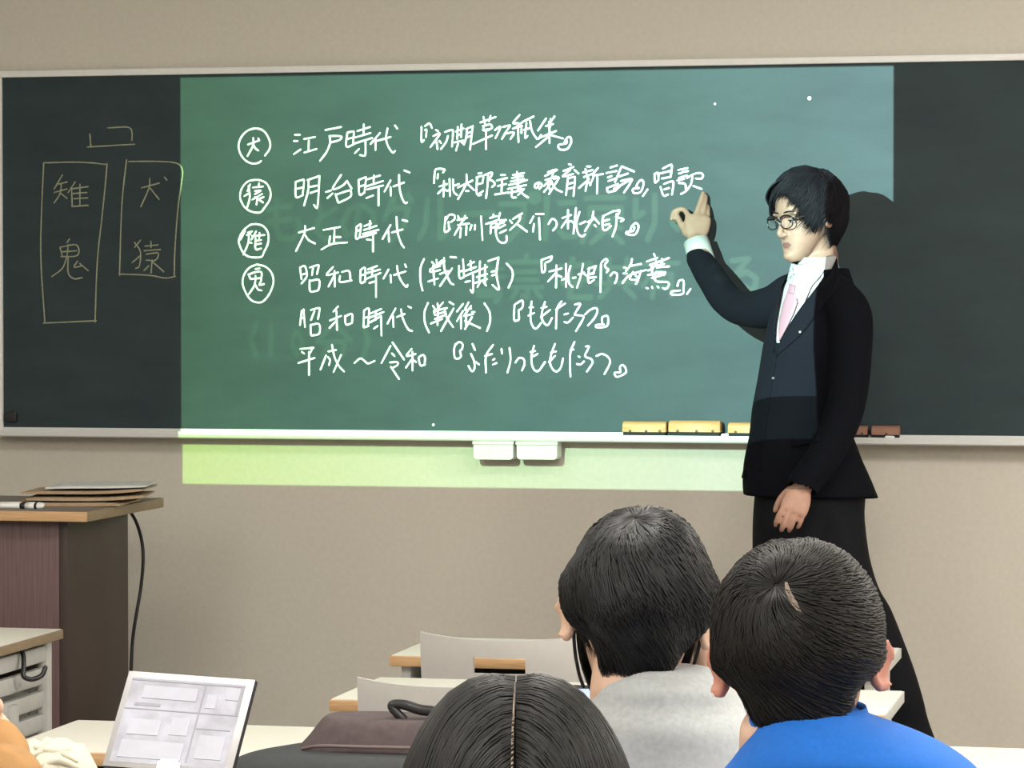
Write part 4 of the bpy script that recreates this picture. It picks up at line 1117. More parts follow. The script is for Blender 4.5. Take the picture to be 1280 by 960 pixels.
# jacket: trunk + sleeves, one cloth shell, opened at the front over shirt and tie
TR = [(336, 996, 1046, YM, .060), (345, 986, 1052, YM, .085), (356, 975, 1066, YM - .01, .115), (372, 968, 1078, YM - .01, .135), (400, 962, 1084, YM - .01, .150), (430, 955, 1082, YM - .01, .155), (470, 948.5, 1078, YM, .150), (510, 941, 1070, YM, .140), (545, 937, 1066, YM, .138), (575, 931, 1077, YM, .148), (600, 929, 1088, YM, .155), (619, 930, 1096, YM, .158)]
def bent(rows):
    return pxrings(interp_rows(rows, 4), 44, 2.3)
trunk = loft(bent(TR))
sl_l = tube([at(1046, 366, -.66), at(1062, 396, -.70), at(1063, 450, -.715), at(1056, 512, -.735), at(1032, 566, -.765), at(1003, 608, -.79)], [.056, .066, .061, .056, .052, .047], 20, 6, round_ends=True)
sl_r = tube([at(992, 370, -.48), at(962, 384, -.42), at(930, 386, -.335), at(908, 374, -.265), at(889, 347, -.205), at(873, 322, -.15)], [.070, .062, .053, .050, .046, .040], 20, 6, round_ends=True)
jk = remesh([trunk, sl_l, sl_r], .006, 5, .5)
VPOLY = [(986, 336), (977, 352), (971, 376), (968, 400), (968, 430), (978, 426), (1001, 391), (1025, 361), (1049, 326), (1046, 300), (988, 300)]
JV = [Vector(v) for v in jk[0]]
def drop(f):
    c = sum((JV[i] for i in f), Vector()) / len(f)
    px_, py_ = pxof(c)
    if inpoly(px_, py_, VPOLY) and c.y < YM + .02: return True
    if py_ < 341 and 985 < px_ < 1050: return inpoly(px_, py_, [(985, 341), (1044, 324), (1050, 300), (980, 300)])
    # cuffs and lower hem openings
    if (c - wri_l).length < .052 and (c - wri_l).dot(fL) > .012: return True
    if py_ > 596 and px_ < 951 and False: return True
    return False
jf = [f for f in jk[1] if not drop(f)]
jacket = obj('jacket', ([tuple(v) for v in JV], jf), M['suit'], man, label='dark navy suit jacket')
def clean(o, thick, offset=-1):
    bm = bmesh.new(); bm.from_mesh(o.data)
    bmesh.ops.delete(bm, geom=[v for v in bm.verts if not v.link_faces], context='VERTS'); bm.to_mesh(o.data); bm.free()
    md = o.modifiers.new('cloth_thickness', 'SOLIDIFY'); md.thickness = thick; md.offset = offset
clean(jacket, .004)
jbv = bvh_of(([tuple(v) for v in JV], jk[1]))
# front corner flare and back vent corner of the hem
obj('hem_flap', loft([sring(at((l + r) / 2, py, -.60), (r - l) / 2 / 428, .05, 20, 2.2) for py, l, r in ((520, 942, 975), (560, 933.5, 965), (585, 929.5, 960), (597, 927, 952))]), M['suit'], jacket)
obj('hem_flap', loft([sring(at((l + r) / 2, py, -.52), (r - l) / 2 / 428, .06, 20, 2.2) for py, l, r in ((540, 1040, 1064), (575, 1045, 1077.5), (600, 1050, 1089), (622, 1056, 1098))]), M['suit'], jacket)
# lapels
obj('lapel', patch(jbv, pgrid([(1046, 322), (1022, 357), (997, 389), (977, 421), (969, 442)], [(1056, 330), (1046, 362), (1029, 384), (1002, 418), (970, 446)], 14, 6), .004, .007), M['suit'], jacket)
obj('lapel', patch(jbv, pgrid([(988, 338), (978, 356), (973, 380), (969, 408), (968, 440)], [(985, 338), (974, 358), (967, 384), (962, 412), (966, 442)], 12, 4), .004, .007), M['suit'], jacket)
obj('front_edge', patch(jbv, pgrid([(968, 440), (962, 475), (956, 520), (951, 560), (948, 590)], [(971, 443), (965, 477), (959, 521), (954, 561), (951, 590)], 12, 3), .003, .006), M['suit'], jacket)
obj('pocket_flap', patch(jbv, pgrid([(990, 548), (990, 560)], [(1024, 540), (1024, 552)], 4, 8), .004, .006), M['suit'], jacket)
hb = hit(jbv, 966.5, 473, .004)
if hb: obj('button', ellipsoid(hb, (.006, .003, .006)), M['black_plastic'], jacket)
hb = hit(jbv, 1000, 415, .006)
if hb: obj('lapel_pin', ellipsoid(hb, (.0042, .003, .0042)), M['silver'], jacket, label='small silver lapel pin')
jc = []
nbj = at(1023, 338, YM)
for zz, rr in ((-.060, .098), (-.030, .090), (-.002, .0835), (.006, .0845), (.004, .090), (-.022, .098), (-.052, .108)):
    jc.append([nbj + (fwd * math.cos(a) + left * math.sin(a)) * rr + Vector((0, 0, zz - .012 * max(0, math.cos(a)))) for a in np.linspace(math.radians(62), math.radians(298), 36)])
jco = obj('collar', loft(jc, cap=False, closed=False), M['suit'], jacket)
# shirt under the jacket
SH = [(322, 1001, 1043, YM, .062), (334, 996, 1044, YM, .070), (345, 989, 1046, YM, .085), (358, 980, 1056, YM - .01, .104), (375, 974, 1066, YM - .01, .122), (400, 968, 1068, YM - .01, .138), (430, 961, 1066, YM - .01, .143), (460, 958, 1060, YM, .135)]
shg = loft(pxrings(interp_rows(SH, 4), 44, 2.3))
shirt = obj('shirt', shg, M['shirt_white'], man, label='white dress shirt')
sbv = bvh_of(shg)
# collar leaves (standing band round the neck, folded down at the front)
nb = at(1021, 330, YM)
cr = []
def band_pt(az, z, r): return nb + (fwd * math.cos(az) - (-left) * math.sin(az) * 1.0) * r + Vector((0, 0, z))
for zz, rr in ((-.035, .076), (-.012, .072), (.016, .066), (.020, .069), (.014, .075), (-.016, .083), (-.040, .088)):
    cr.append([band_pt(a, zz + .010 * (1 - math.cos(a)) / 2 - .022 * max(0, math.cos(a)) ** 2, rr) for a in np.linspace(math.radians(-112), math.radians(100), 40)])
obj('collar', loft(cr, cap=False, closed=False), M['shirt_white'], shirt)
def leafpatch(poly_l, poly_r): return patch(sbv, pgrid(poly_l, poly_r, 10, 6), .012, .008)
obj('collar', leafpatch([(992, 344), (988, 362), (1000, 378), (1001, 384)], [(1044, 319), (1036, 333), (1014, 358), (1002, 386)]), M['shirt_white'], shirt)
obj('collar', leafpatch([(990, 334), (987, 345), (986, 356)], [(993, 337), (991, 348), (988, 360)]), M['shirt_white'], shirt)
tk = patch(sbv, pgrid([(987, 356), (984, 364), (978, 380), (974, 398), (973, 412), (973.5, 426)], [(994, 359), (994, 366), (997, 378), (992, 392), (984, 408), (974.5, 426)], 16, 6), .010, .010)
tieo = obj('tie', tk, M['tie'], man, label='pale pink necktie')
obj('knot', patch(sbv, pgrid([(986, 354), (986, 366)], [(994.5, 357), (992, 368)], 5, 5), .016, .010), M['tie'], tieo)
# shirt cuff of the raised arm
c0 = at(875, 318, -.14); c1_ = at(867.5, 298, -.125)
cd = (at(868, 299, -.123) - at(874, 319, -.142)).normalized()
cuff = tube([c0 - cd * .03, c0 + cd * .046], [.041, .0405], 24, 2, round_ends=False)
obj('cuff', cuff, M['shirt_white'], shirt)
# trousers
tl = loft([sring(at((l + r) / 2, py, Y), (r - l) / 2 / 428, hd, 28, 2.2) for py, l, r, Y, hd in interp_rows([(560, 950, 1066, YM, .12), (600, 945, 1082, YM, .135), (640, 941, 1081, YM, .14), (668, 940, 1083, YM, .14), (690, 940, 1086, YM, .135)], 3)])
leg_f = loft([sring(at((l + r) / 2, py, Y), (r - l) / 2 / 428, hd, 24, 2.2) for py, l, r, Y, hd in interp_rows([(640, 945, 1020, -.54, .09), (690, 940, 1016, -.56, .095), (760, 946, 1014, -.59, .085), (830, 950, 1010, -.59, .072), (900, 953, 1008, -.55, .064), (972, 953, 1008, -.53, .062)], 3)])
leg_b = loft([sring(at((l + r) / 2, py, Y), (r - l) / 2 / 428, hd, 24, 2.2) for py, l, r, Y, hd in interp_rows([(640, 1006, 1080, -.60, .09), (692, 1012, 1086, -.61, .095), (734, 1022, 1098, -.62, .090), (760, 1034, 1113, -.62, .085), (797, 1058, 1128, -.62, .078), (839, 1082, 1143.5, -.61, .070), (876, 1096, 1154.5, -.60, .064), (905, 1106, 1162, -.58, .060), (972, 1124, 1188, -.57, .060)], 3)])
tg = remesh([tl, leg_f, leg_b], .007, 5, .5)
obj('trousers', ([tuple(v) for v in tg[0]], tg[1]), M['suit_leg'], man, label='black suit trousers')
def shoe(heel, direction, label=None):
    d = Vector(direction).normalized(); s = Vector((-d.y, d.x, 0))
    rings = []
    for f, hw, top in ((-.045, .026, .05), (-.03, .034, .075), (.02, .037, .085), (.08, .040, .062), (.14, .046, .048), (.19, .043, .040), (.225, .026, .030), (.235, .012, .022)):
        c = Vector((heel[0], heel[1], .1212)) + d * f
        rings.append([c + s * (math.cos(a) * hw) + Vector((0, 0, top * (.5 + .5 * (math.copysign(abs(math.sin(a)) ** .6, math.sin(a)))))) for a in np.linspace(0, 2 * math.pi, 18, endpoint=False)])
    return obj('shoe', loft(rings), M['shoe'], man)
ha = ank_r; hb_ = ank_l
shoe((ha.x, ha.y), fwd); shoe((hb_.x + .02, hb_.y), fwd)
# ================= the students, seen from behind
def facing(yaw_deg):
    """head frame looking at the board; + = turned to the viewer's left"""
    return Matrix.Rotation(math.radians(180 + yaw_deg), 3, 'Z')
def student(label, hc, Rh, hs, torso_rows, neck_px, hair_kw, hair_mat, shirt_mat, sleeve, seat_y, skin_extra=None, arms='rest', shirt_label='shirt', neck_r=.054, ear_red=False, shirt_name='shirt', ear=0.010):
    px0, _ = pxof(hc)
    root = thing('person', label, 'person', (hc.x, seat_y, 0))
    P = [to_world(p, hc, Rh, hs) for p in head_parts(ear=ear)]
    HWs = lambda p: hc + Rh @ (Vector(p) * hs)
    nb_ = at(*neck_px)
    P.append(tube([HWs((0, .018, -.06)), HWs((0, .030, -.105)), nb_, nb_ + Vector((0, 0, -.10))], [neck_r * .95, neck_r * .97, neck_r * 1.05, neck_r], 20, 4))
    rows = torso_rows
    inner = [(py, l + (r - l) * .10, r - (r - l) * .10, Y, hd * .82) for py, l, r, Y, hd in rows[2:]]
    P.append(loft(pxrings(interp_rows(inner, 3))))
    last = rows[-1]; c = at((last[1] + last[2]) / 2, last[0], last[3])
    hz = c.z
    sh_y = rows[4][3]
    legs = []
    for s in (-1, 1):
        hip = Vector((c.x + s * .09, seat_y, .535)); kn = Vector((c.x + s * .12, seat_y + .40, .53)); an = Vector((c.x + s * .13, seat_y + .36, .10)); toe = an + Vector((0, .10, -.045))
        legs.append((hip, kn, an, toe))
        P.append(tube([hip, kn, an, toe], [.062, .050, .036, .030], 12, 5))
    P.append(tube([c + Vector((0, 0, .02)), Vector((c.x, seat_y, .56))], [.10, .10], 16, 3))
    # arms: shoulder, elbow, wrist (world), hand
    for (S, Eb, Wr, fdir, sdir) in sleeve:
        P.append(tube([S, Eb, Wr], [.040, .036, .029], 12, 5))
        f = Vector(fdir).normalized(); sd = Vector(sdir); sd = (sd - f * sd.dot(f)).normalized(); nn = f.cross(sd)
        curl = [[(8, 2.8, 0), (11, 3.1, .8), (13, 3.0, 2.2), (13.6, 2.8, 3.6)], [(8.4, .9, 0), (11.7, 1, .8), (13.8, 1, 2.2), (14.4, .9, 3.7)], [(8.2, -1.1, 0), (11.2, -1.2, .8), (13.2, -1.2, 2.2), (13.7, -1.2, 3.5)], [(7.6, -2.9, 0), (9.8, -3.2, .8), (11.4, -3.2, 2.0), (11.9, -3.1, 3)]]
        P += hand_parts(Wr, f, sd, nn, curl, [(2.6, 2.8, .8), (5, 4.4, 1.6), (7.2, 5, 2.4), (9, 5.2, 3)], .95)
    g = remesh(P, .0052, 3, .45)
    Vb = head_post(g[0], Rh, hc) if hs else g[0]
    b = obj('body', ([tuple(v) for v in Vb], g[1]), M['skin'], root)
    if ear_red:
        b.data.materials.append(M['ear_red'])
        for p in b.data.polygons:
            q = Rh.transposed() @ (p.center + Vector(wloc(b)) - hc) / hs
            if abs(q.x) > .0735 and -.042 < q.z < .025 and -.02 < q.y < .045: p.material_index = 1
    h = obj('hair', hair_geo(hc, Rh * hs, **hair_kw), hair_mat, root)
    # clothes
    tors = loft(pxrings(interp_rows(rows, 4), 44, 2.35))
    S_ = [tors]
    for (S, Eb, Wr, fdir, sdir) in sleeve:
        S_.append(tube([S, S * .8 + Eb * .2, (S * .45 + Eb * .55), Eb, Eb * .25 + Wr * .75], [.050, .058, .056, .050, .045], 16, 5))
    tg_ = remesh(S_, .007, 5, .5)
    so = obj(shirt_name, ([tuple(v) for v in tg_[0]], tg_[1]), shirt_mat, root)
    # trousers and shoes
    T = [tube([Vector((c.x - .07, seat_y, .55)), Vector((c.x + .07, seat_y, .55))], [.12, .12], 18, 2)]
    for hip, kn, an, toe in legs: T.append(tube([hip, kn, an + Vector((0, 0, .02))], [.088, .068, .055], 14, 5))
    tr = remesh(T, .010, 4, .5)
    obj('trousers', ([tuple(v) for v in tr[0]], tr[1]), M['jean'], root)
    for hip, kn, an, toe in legs:
        rings = []
        for f_, hw, top in ((-.06, .022, .05), (-.04, .034, .08), (.02, .038, .085), (.08, .042, .06), (.14, .044, .045), (.18, .032, .032), (.195, .012, .02)):
            rings.append([Vector((an.x + math.cos(a) * hw, an.y + f_, top * (.5 + .5 * math.copysign(abs(math.sin(a)) ** .6, math.sin(a))))) for a in np.linspace(0, 2 * math.pi, 16, endpoint=False)])
        obj('shoe', loft(rings), M['shoe'], root)
    return root, b, h, so, tg_, HWs

nape = interp_az([(-180, -.068), (-150, -.066), (-128, -.052), (-110, -.026), (-98, -.004), (-86, .002), (-74, -.024), (-60, .020), (-35, .050), (0, .062), (35, .050), (60, .020), (74, -.024), (86, .002), (98, -.004), (110, -.026), (128, -.052), (150, -.066), (180, -.068)])

# --- grey shirt
YG = -5.93
hg_c = at(797, 772, YG)
R_g = facing(12) @ Matrix.Rotation(math.radians(8), 3, 'X') @ Matrix.Rotation(math.radians(-4), 3, 'Y')
rowsG = [(834, 776, 884, YG - .03, .060), (843, 764, 896, YG - .03, .068), (856, 752, 908, YG - .035, .084), (874, 741, 925, YG - .02, .100), (896, 727, 945, YG - .03, .115), (925, 700, 968, YG - .03, .122), (965, 664, 985, YG - .04, .125), (1030, 640, 1000, YG - .06, .125), (1130, 636, 1000, YG - .10, .125), (1240, 640, 996, YG - .16, .125), (1360, 640, 996, YG - .22, .13)]
sgl = at(690, 985, YG - .03); sgr = at(940, 985, YG - .03)
slG = [(sgl, sgl + Vector((-.05, .14, -.25)), sgl + Vector((.06, .34, -.30)), (.25, 1, 0), (1, 0, 0)),
       (sgr, sgr + Vector((.07, .20, -.16)), at(884, 852, YG + .085), (-.10, .25, 1), (0, 1, 0))]
def ramp(x): x = max(0, min(1, x)); return x * x * (3 - 2 * x)
def lump_g(d):
    return (.004 * math.exp(-((d.z - .85) / .2) ** 2 - ((d.x + .1) / .3) ** 2) + .004 * math.exp(-((d.z - .25) / .25) ** 2) * abs(d.x) - .034 * ramp((-.02 - d.z) / .62))
rg, bgr, hgr, sgr_o, sgeo, HG = student('person in a pale grey shirt with tousled black hair, seated left of the blue shirt', hg_c, R_g, 1.0, rowsG, (812, 868, YG - .025),
    dict(e=(.0880, .110, .119), ctr=(0, .012, .008), whorl=(.10, .42, .9), zlow=nape, n=6500, seed=3, swirl=.55, thick=.0016, jitter=.010, wave=.0060, lump=lump_g, pw=2.25, c_low=.150), M['hair_black'], M['grey_shirt'], slG, YG - .25)
# black face mask with its ear loop
mk = []
for z, hx, f in interp_rows([(-.120, .030, -.090), (-.105, .043, -.100), (-.08, .055, -.104), (-.055, .064, -.108), (-.03, .069, -.110), (-.016, .070, -.106)], 2):
    mk.append([HG((math.sin(a) * hx * 1.06, f + (1 - math.cos(a)) * (.085 + (.01 if z > -.06 else 0)), z)) for a in np.linspace(-1.5, 1.5, 25)])
mo = obj('face_mask', loft(mk, cap=False, closed=False), M['mask'], rg)
mdm = mo.modifiers.new('thickness', 'SOLIDIFY'); mdm.thickness = .002
for s in (-1, 1):
    obj('ear_loop', tube([HG((s * .074, .018, .016)), HG((s * .078, .024, -.004)), HG((s * .076, .018, -.032)), HG((s * .0725, -.004, -.052)), HG((s * .070, -.03, -.060)), HG((s * .066, -.034, -.074)), HG((s * .060, -.036, -.088))], [.0022], 8, 5), M['mask'], mo)

# --- blue shirt
YB = -6.36
hb_c = at(1000, 829, YB)
R_b = facing(4) @ Matrix.Rotation(math.radians(10), 3, 'X') @ Matrix.Rotation(math.radians(3), 3, 'Y')
rowsB = [(886, 956, 1072, YB - .03, .062), (893, 950, 1084, YB - .03, .070), (905, 948, 1116, YB - .035, .086), (920, 939, 1156, YB - .035, .102), (938, 926, 1192, YB - .035, .116), (960, 910, 1222, YB - .03, .122), (990, 884, 1244, YB - .04, .126), (1050, 862, 1252, YB - .06, .13), (1150, 858, 1240, YB - .10, .13), (1280, 862, 1232, YB - .16, .13), (1420, 862, 1232, YB - .22, .135)]
sbl = at(938, 1035, YB - .03); sbr = at(1180, 1030, YB - .03)
slB = [(sbl, sbl + Vector((-.05, .12, -.26)), sbl + Vector((.06, .34, -.30)), (.25, 1, 0), (1, 0, 0)),
       (sbr, sbr + Vector((.03, .12, -.26)), sbr + Vector((-.06, .34, -.30)), (-.25, 1, 0), (-1, 0, 0))]
nape_b = interp_az([(-180, -.074), (-150, -.070), (-128, -.052), (-112, -.028), (-100, -.006), (-86, .000), (-74, -.024), (-60, .020), (-35, .050), (0, .062), (35, .050), (60, .020), (74, -.024), (86, .000), (100, -.006), (112, -.028), (128, -.052), (150, -.070), (180, -.074)])
def lump_b(d):
    return -.030 * ramp((-.02 - d.z) / .6)
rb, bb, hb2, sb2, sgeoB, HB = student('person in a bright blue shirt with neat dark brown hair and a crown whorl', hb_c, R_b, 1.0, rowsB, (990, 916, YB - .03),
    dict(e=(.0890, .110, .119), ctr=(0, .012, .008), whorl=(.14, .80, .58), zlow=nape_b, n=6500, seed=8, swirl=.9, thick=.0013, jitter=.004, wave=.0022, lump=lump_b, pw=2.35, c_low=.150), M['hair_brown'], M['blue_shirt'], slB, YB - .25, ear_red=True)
# scalp showing at the whorl
hairbv = bvh_of(([v.co + wloc(hb2) for v in hb2.data.vertices], [tuple(p.vertices) for p in hb2.data.polygons]))
obj('crown_parting', patch(hairbv, pgrid([(981, 727), (981, 738), (987, 752), (998, 766)], [(984, 727), (989, 740), (996, 752), (1003, 768)], 10, 5), .0001, .002), M['scalp'], hb2, label='pale scalp at the crown whorl')
# folded collar of the blue shirt
cb = at(1012, 903, YB - .03)
def ring_at(c, r, z, tilt, n=40, ex=1.0):
    return [c + Vector((math.cos(a) * r * ex, math.sin(a) * r * .9, z + tilt * math.sin(a))) for a in np.linspace(0, 2 * math.pi, n, endpoint=False)]
obj('collar', loft([ring_at(cb, .066, -.030, .0), ring_at(cb, .060, .000, .002), ring_at(cb, .0575, .014, .003), ring_at(cb, .060, .018, .003), ring_at(cb, .064, .006, .002), ring_at(cb, .068, -.018, .000)], cap=False), M['blue_shirt'], sb2)

# --- dark haired student at the bottom edge
YL = -7.10
hl_c = at(645, 1042, YL)
R_l = facing(12) @ Matrix.Rotation(math.radians(6), 3, 'X')
rowsL = [(1120, 600, 690, YL, .055), (1132, 580, 712, YL, .070), (1150, 540, 752, YL, .09), (1175, 490, 800, YL - .02, .105), (1210, 440, 850, YL - .03, .115), (1260, 415, 876, YL - .03, .12), (1320, 405, 888, YL - .05, .125), (1420, 410, 884, YL - .08, .125), (1540, 412, 880, YL - .12, .125), (1660, 412, 880, YL - .18, .13), (1780, 412, 880, YL - .22, .13)]
sll = at(470, 1270, YL - .03); slr = at(822, 1270, YL - .03)
slL = [(sll, sll + Vector((-.05, .12, -.24)), sll + Vector((.06, .34, -.26)), (.25, 1, 0), (1, 0, 0)),
       (slr, slr + Vector((.05, .12, -.24)), slr + Vector((-.06, .34, -.26)), (-.25, 1, 0), (-1, 0, 0))]
long_l = interp_az([(-180, -.150), (-130, -.150), (-100, -.145), (-80, -.130), (-62, -.06), (-45, .01), (0, .05), (45, .01), (62, -.06), (80, -.130), (100, -.145), (130, -.150), (180, -.150)])
def lump_l(d):
    gx = abs(d.x - .03 * (1 - d.z))
    return -.0022 * math.exp(-(gx / .045) ** 2) * max(0, d.z) ** .3 + .004 * math.exp(-((abs(d.x) - .35) / .25) ** 2)
rl_, bl_, hl2, sl2, sgeoL, HL = student('person with long dark hair parted in the middle at the bottom edge', hl_c, R_l, 1.0, rowsL, (645, 1120, YL),
    dict(e=(.0985, .122, .130), ctr=(0, .012, .002), whorl=(.02, .05, 1.0), zlow=long_l, n=7500, seed=21, swirl=0.0, thick=.0013, jitter=.006, wave=.0015, lump=lump_l, c_low=.2, part=(-55, 100)), M['hair_grey'], M['dark_cloth'], slL, YL - .25)
hlbv = bvh_of(([v.co + wloc(hl2) for v in hl2.data.vertices], [tuple(p.vertices) for p in hl2.data.polygons]))
obj('parting', patch(hlbv, pgrid([(643.2, 852), (641.8, 875), (640, 900), (639, 930), (638.5, 965)], [(644.2, 852), (643.4, 875), (642.8, 900), (642, 930), (641.6, 965)], 24, 3), .0002, .002), M['scalp'], hl2, label='pale scalp along the parting')

# --- tan jacket at the left edge
YT = -5.75
ht_c = at(-120, 800, YT)
R_t = facing(-10)
rowsT = [(905, -150, -70, YT, .055), (914, -170, -48, YT, .07), (930, -205, -18, YT - .01, .09), (955, -245, 12, YT - .02, .105), (985, -270, 30, YT - .03, .115), (1030, -285, 38, YT - .03, .12), (1090, -290, 40, YT - .05, .125), (1180, -288, 36, YT - .09, .125), (1280, -286, 30, YT - .14, .125), (1380, -286, 30, YT - .20, .13)]
stl = at(-240, 1000, YT - .03); str_ = at(2, 975, YT - .03)
slT = [(stl, stl + Vector((-.05, .12, -.24)), stl + Vector((.06, .34, -.26)), (.25, 1, 0), (1, 0, 0)),
       (str_, at(14, 1010, YT + .22), at(-9, 912, YT + .30), (-.35, .1, 1), (.3, -1, .3))]
student('person in a tan orange jacket at the left picture edge, only sleeve and hand visible', ht_c, R_t, 1.0, rowsT, (-112, 905, YT),
    dict(e=(.0900, .112, .120), pw=2.2, ctr=(0, .012, .008), whorl=(.1, .6, .8), zlow=nape, n=2500, seed=13, swirl=.6, thick=.0022, jitter=.008, wave=.004), M['hair_black'], M['tan_jacket'], slT, YT - .25, shirt_name='jacket')

# chairs under the students
for (cx_, yy, lab) in ((hg_c.x, YG - .25, 'chair under the person in the pale grey shirt'), (hb_c.x, YB - .25, 'chair under the person in the bright blue shirt'), (hl_c.x, YL - .25, 'chair under the person with the middle parting'), (ht_c.x, YT - .25, 'chair under the person in the tan jacket')):
    make_chair(lab, cx_, yy - .20, back_top=.74)

# ================= things on the desks
def screen_material():
    m = bpy.data.materials.new('pale_document_screen'); m.use_nodes = True
    n = m.node_tree; b = n.nodes['Principled BSDF']; b.inputs['Roughness'].default_value = .35
    t = n.nodes.new('ShaderNodeTexCoord')
    a = n.nodes.new('ShaderNodeTexNoise'); a.inputs['Scale'].default_value = 26; a.inputs['Detail'].default_value = 3
    n.links.new(t.outputs['Object'], a.inputs['Vector'])
    r = n.nodes.new('ShaderNodeValToRGB')
    r.color_ramp.elements[0].position = .35; r.color_ramp.elements[1].position = .68
    r.color_ramp.elements[0].color = (.36, .36, .42, 1); r.color_ramp.elements[1].color = (.48, .49, .58, 1)
    n.links.new(a.outputs['Fac'], r.inputs[0]); n.links.new(r.outputs[0], b.inputs['Base Color'])
    n.links.new(r.outputs[0], b.inputs['Emission Color']); b.inputs['Emission Strength'].default_value = .06
    return m
M['screen'] = screen_material()
M['screen_line'] = mat('screen_grey_rule', (.34, .34, .40), .4)
M['screen_pale'] = mat('screen_pale_block', (.47, .48, .56), .4, emit=((.6, .62, .7), .05))
# tablet
YTB = -4.70
TL = at(161, 838, YTB + .06)
BL, BR = at(127, 957, YTB - .055), at(290.5, 970, YTB - .055)
TR_ = TL + (BR - BL)
o_ = (BL + BR) / 2
ux_ = (BR - BL).normalized(); uy_ = (((TL + TR_) / 2) - o_); uy_ = (uy_ - ux_ * uy_.dot(ux_)); Hh = uy_.length; uy_.normalize(); un_ = ux_.cross(uy_)
tab = thing('tablet', 'pale tablet showing a document, propped on a white stand in front of the wide desk', 'tablet', (o_.x, o_.y, .70))
def quadslab(p00, p10, p11, p01, n0, n1, bev=.004):
    nrm = (p10 - p00).cross(p01 - p00).normalized()
    if nrm.dot(CAM_LOC - p00) < 0: nrm = -nrm
    bm = bmesh.new()
    vs1 = [bm.verts.new(p + nrm * n1) for p in (p00, p10, p11, p01)]; vs0 = [bm.verts.new(p + nrm * n0) for p in (p00, p10, p11, p01)]
    bm.faces.new(vs1); bm.faces.new(vs0[::-1])
    for i in range(4): bm.faces.new((vs1[i], vs0[i], vs0[(i + 1) % 4], vs1[(i + 1) % 4]))
    if bev: bmesh.ops.bevel(bm, geom=bm.edges[:], offset=bev, segments=2, affect='EDGES')
    return bm_geo(bm)
def q(u, v):
    a = BL + (BR - BL) * u; b = TL + (TR_ - TL) * u
    return a + (b - a) * v
obj('tablet_body', quadslab(q(0, 0), q(1, 0), q(1, 1), q(0, 1), -.009, -.001, .002), M['black_plastic'], tab, angle=30)
obj('front_glass', quadslab(q(.006, .004), q(.985, .004), q(.985, .994), q(.006, .994), -.001, .0005, 0), mat('pale_glass_bezel', (.60, .59, .62), .3, .03), tab, angle=30)
scr = obj('screen', quadslab(q(.05, .05), q(.93, .05), q(.93, .93), q(.05, .93), .0005, .0012, 0), M['screen'], tab, smooth=False)
for (u0, v0, u1, v1, k) in ((.05, .90, .93, .915, 0), (.05, .60, .93, .610, 0), (.62, .09, .632, .90, 0), (.64, .44, .90, .45, 0), (.16, .72, .58, .85, 1), (.66, .66, .74, .80, 1), (.80, .76, .90, .88, 1), (.12, .34, .36, .50, 1), (.44, .36, .58, .54, 1), (.12, .64, .32, .67, 0), (.10, .1, .58, .28, 1), (.68, .14, .88, .38, 1), (.90, .62, .925, .90, 0)):
    obj('screen_block', quadslab(q(u0, v0), q(u1, v0), q(u1, v1), q(u0, v1), .0008, .0022 + .0004 * k, 0), M['screen_pale'] if k else M['screen_line'], scr, smooth=False)
s0 = q(.50, -.02); 
mid = q(.5, .35)
obj('stand_clip', quadslab(q(.43, -.10), q(.60, -.10), q(.60, .095), q(.43, .095), .001, .014, .005), M['white_plastic'], tab, angle=40, label='white stand clip')
obj('stand_foot', join(tube([q(.515, .3) + Vector((0, .012, 0)), q(.515, -.1) + Vector((0, .02, -.01)), Vector((q(.515, -.1).x, q(.515, -.1).y + .02, .714))], [.011, .011, .011], 12, 4), box(o_.x - .06, o_.x + .07, o_.y - .05, o_.y + .09, .7005, .709, .004)), M['white_plastic'], tab, angle=40)

# laptop between the heads
YLP = -3.86
lp_tl, lp_tr = at(600, 853.5, YLP), at(792, 857, YLP)
lp = thing('laptop', 'laptop with a pale blue screen beside the grey shirt, on the desk strip', 'laptop', ((lp_tl.x + lp_tr.x) / 2, YLP - .1, .70))
l_bl, l_br = Vector((lp_tl.x, YLP - .06, .718)), Vector((lp_tr.x, YLP - .06, .718))
obj('lid', quadslab(l_bl, l_br, lp_tr, lp_tl, -.007, 0, .002), M['black_plastic'], lp, angle=30)
iq = lambda u, v: (l_bl + (l_br - l_bl) * u) + ((lp_tl + (lp_tr - lp_tl) * u) - (l_bl + (l_br - l_bl) * u)) * v
obj('screen', quadslab(iq(.03, .06), iq(.97, .06), iq(.97, .925), iq(.03, .925), 0, .0008, 0), M['blue_screen'], lp, angle=30, label='pale blue screen')
obj('base', box(lp_tl.x, lp_tr.x, YLP - .27, YLP - .05, .7008, .717, .004), M['alu_grey'], lp, angle=30)
obj('keyboard', box(lp_tl.x + .02, lp_tr.x - .02, YLP - .17, YLP - .075, .717, .7185, .001), M['black_plastic'], lp, angle=30)

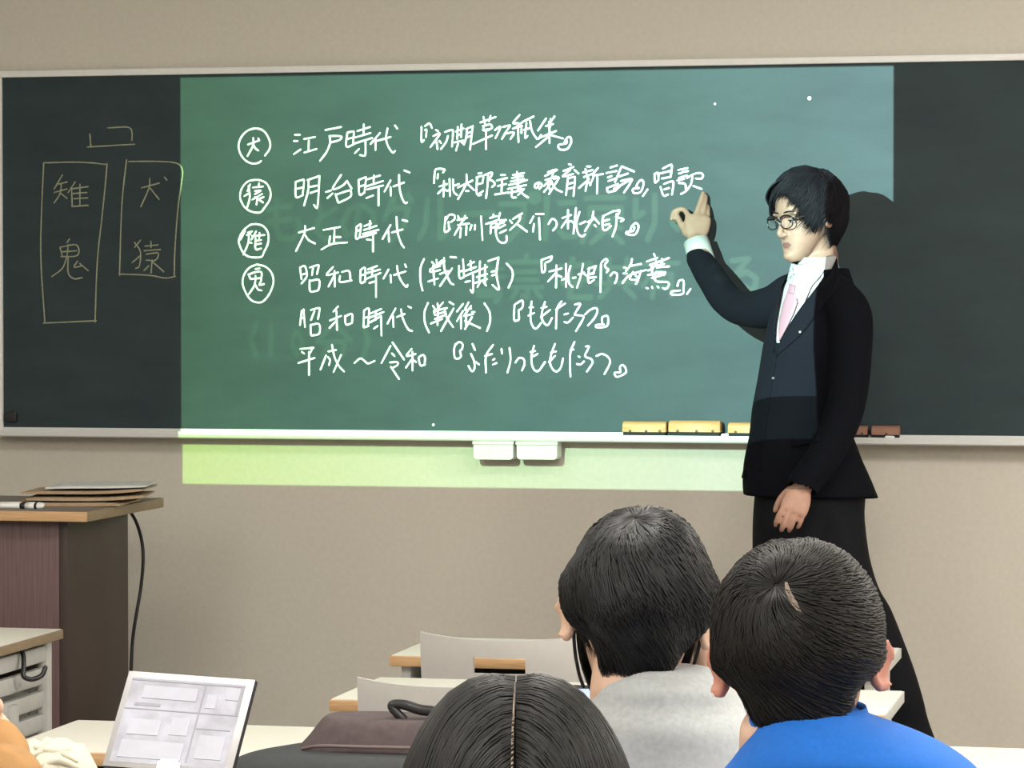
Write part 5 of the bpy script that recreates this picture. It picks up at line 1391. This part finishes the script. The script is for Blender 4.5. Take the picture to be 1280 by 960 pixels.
# bag with a grab handle
YBG = -4.35
def bagring(py, l, r, Y, hd, e=2.8): return pxrings([(py, l, r, Y, hd)], 32, e)[0]
bag = thing('bag', 'brown and charcoal bag with a black grab handle in front of the second chair', 'bag', (at(470, 940, YBG).x, YBG, .44))
top_rows = [(895, 414, 590, YBG, .05), (896, 409, 600, YBG, .065), (904, 402, 606, YBG, .080), (918, 392, 612, YBG, .092), (934, 378, 620, YBG, .102), (942, 374, 624, YBG, .104)]
obj('top_panel', loft(pxrings(interp_rows(top_rows, 3), 36, 3.0)), M['maroon_cloth'], bag, angle=60, label='brown maroon top panel')
low_rows = [(934, 380, 620, YBG - .01, .100), (936.5, 366, 632, YBG - .02, .120), (941, 342, 644, YBG - .03, .135), (950, 302, 660, YBG - .03, .15), (966, 282, 680, YBG - .03, .165), (1000, 274, 690, YBG - .03, .17), (1050, 276, 690, YBG - .03, .17), (1120, 286, 684, YBG - .03, .165), (1150, 300, 670, YBG - .03, .15)]
obj('bag_body', loft(pxrings(interp_rows(low_rows, 3), 40, 2.6)), M['bag_cloth'], bag, angle=60, label='charcoal lower body')
obj('zip_seam', tube([p + Vector((0, -.001, 0)) for p in [at(378, 936, YBG - .075), at(400, 932.5, YBG - .100), at(450, 933.5, YBG - .107), at(520, 935, YBG - .107), at(590, 938, YBG - .10)]], [.003], 8, 4), mat('dusty_rose_seam', (.16, .12, .12), .8), bag)
hd0, hd1 = at(504, 899, YBG - .03), at(562, 902, YBG - .03)
obj('grab_handle', tube([hd0, at(497, 892, YBG - .03), at(490, 884, YBG - .03), at(492, 880.5, YBG - .03), at(505, 881, YBG - .03), at(524, 887, YBG - .03), at(540, 889, YBG - .03), at(556, 892, YBG - .03), hd1], [.009, .0085, .008, .0085, .0095, .0095, .009, .0085], 10, 5), M['black_plastic'], bag, label='black grab handle')

# crumpled cream cloth by the tan sleeve
YC = -4.95
cg = []
rc = random.Random(4)
for i, (py, l, r, hd) in enumerate([(928, 42, 62, .03), (931, 32, 84, .05), (938, 24, 98, .065), (948, 18, 106, .075), (962, 12, 112, .08), (985, 8, 116, .085), (1008, 6, 116, .085)]):
    ring = pxrings([(py, l, r, YC, hd)], 40, 2.2)[0]
    c = sum(ring, Vector()) / 40
    cg.append([c + (p - c) * (1 + .07 * math.sin(k * .9 + i * 1.3) + .04 * math.sin(k * 2.1 - i)) + Vector((0, 0, .006 * math.sin(k * .7 + i * 2))) for k, p in enumerate(ring)])
cgm = loft(cg)
bmn = min(v[2] for v in cgm[0])
cl = obj('cloth', cgm, M['cream_cloth'])
tag(cl, 'crumpled cream cloth beside the tan sleeve at the lower left', 'cloth')
for k, pts in enumerate(([(36, 946), (58, 938), (78, 942), (96, 951)], [(44, 934), (62, 938), (84, 936)], [(50, 957), (72, 950), (98, 960)])):
    bv_ = bvh_of(cgm)
    pp = [hit(bv_, x, y, .001) for x, y in pts]
    pp = [p for p in pp if p is not None]
    if len(pp) > 1: obj('fold', tube(pp, [.004, .007, .005, .003][:max(2, len(pp))], 8, 5), M['cream_cloth'], cl)
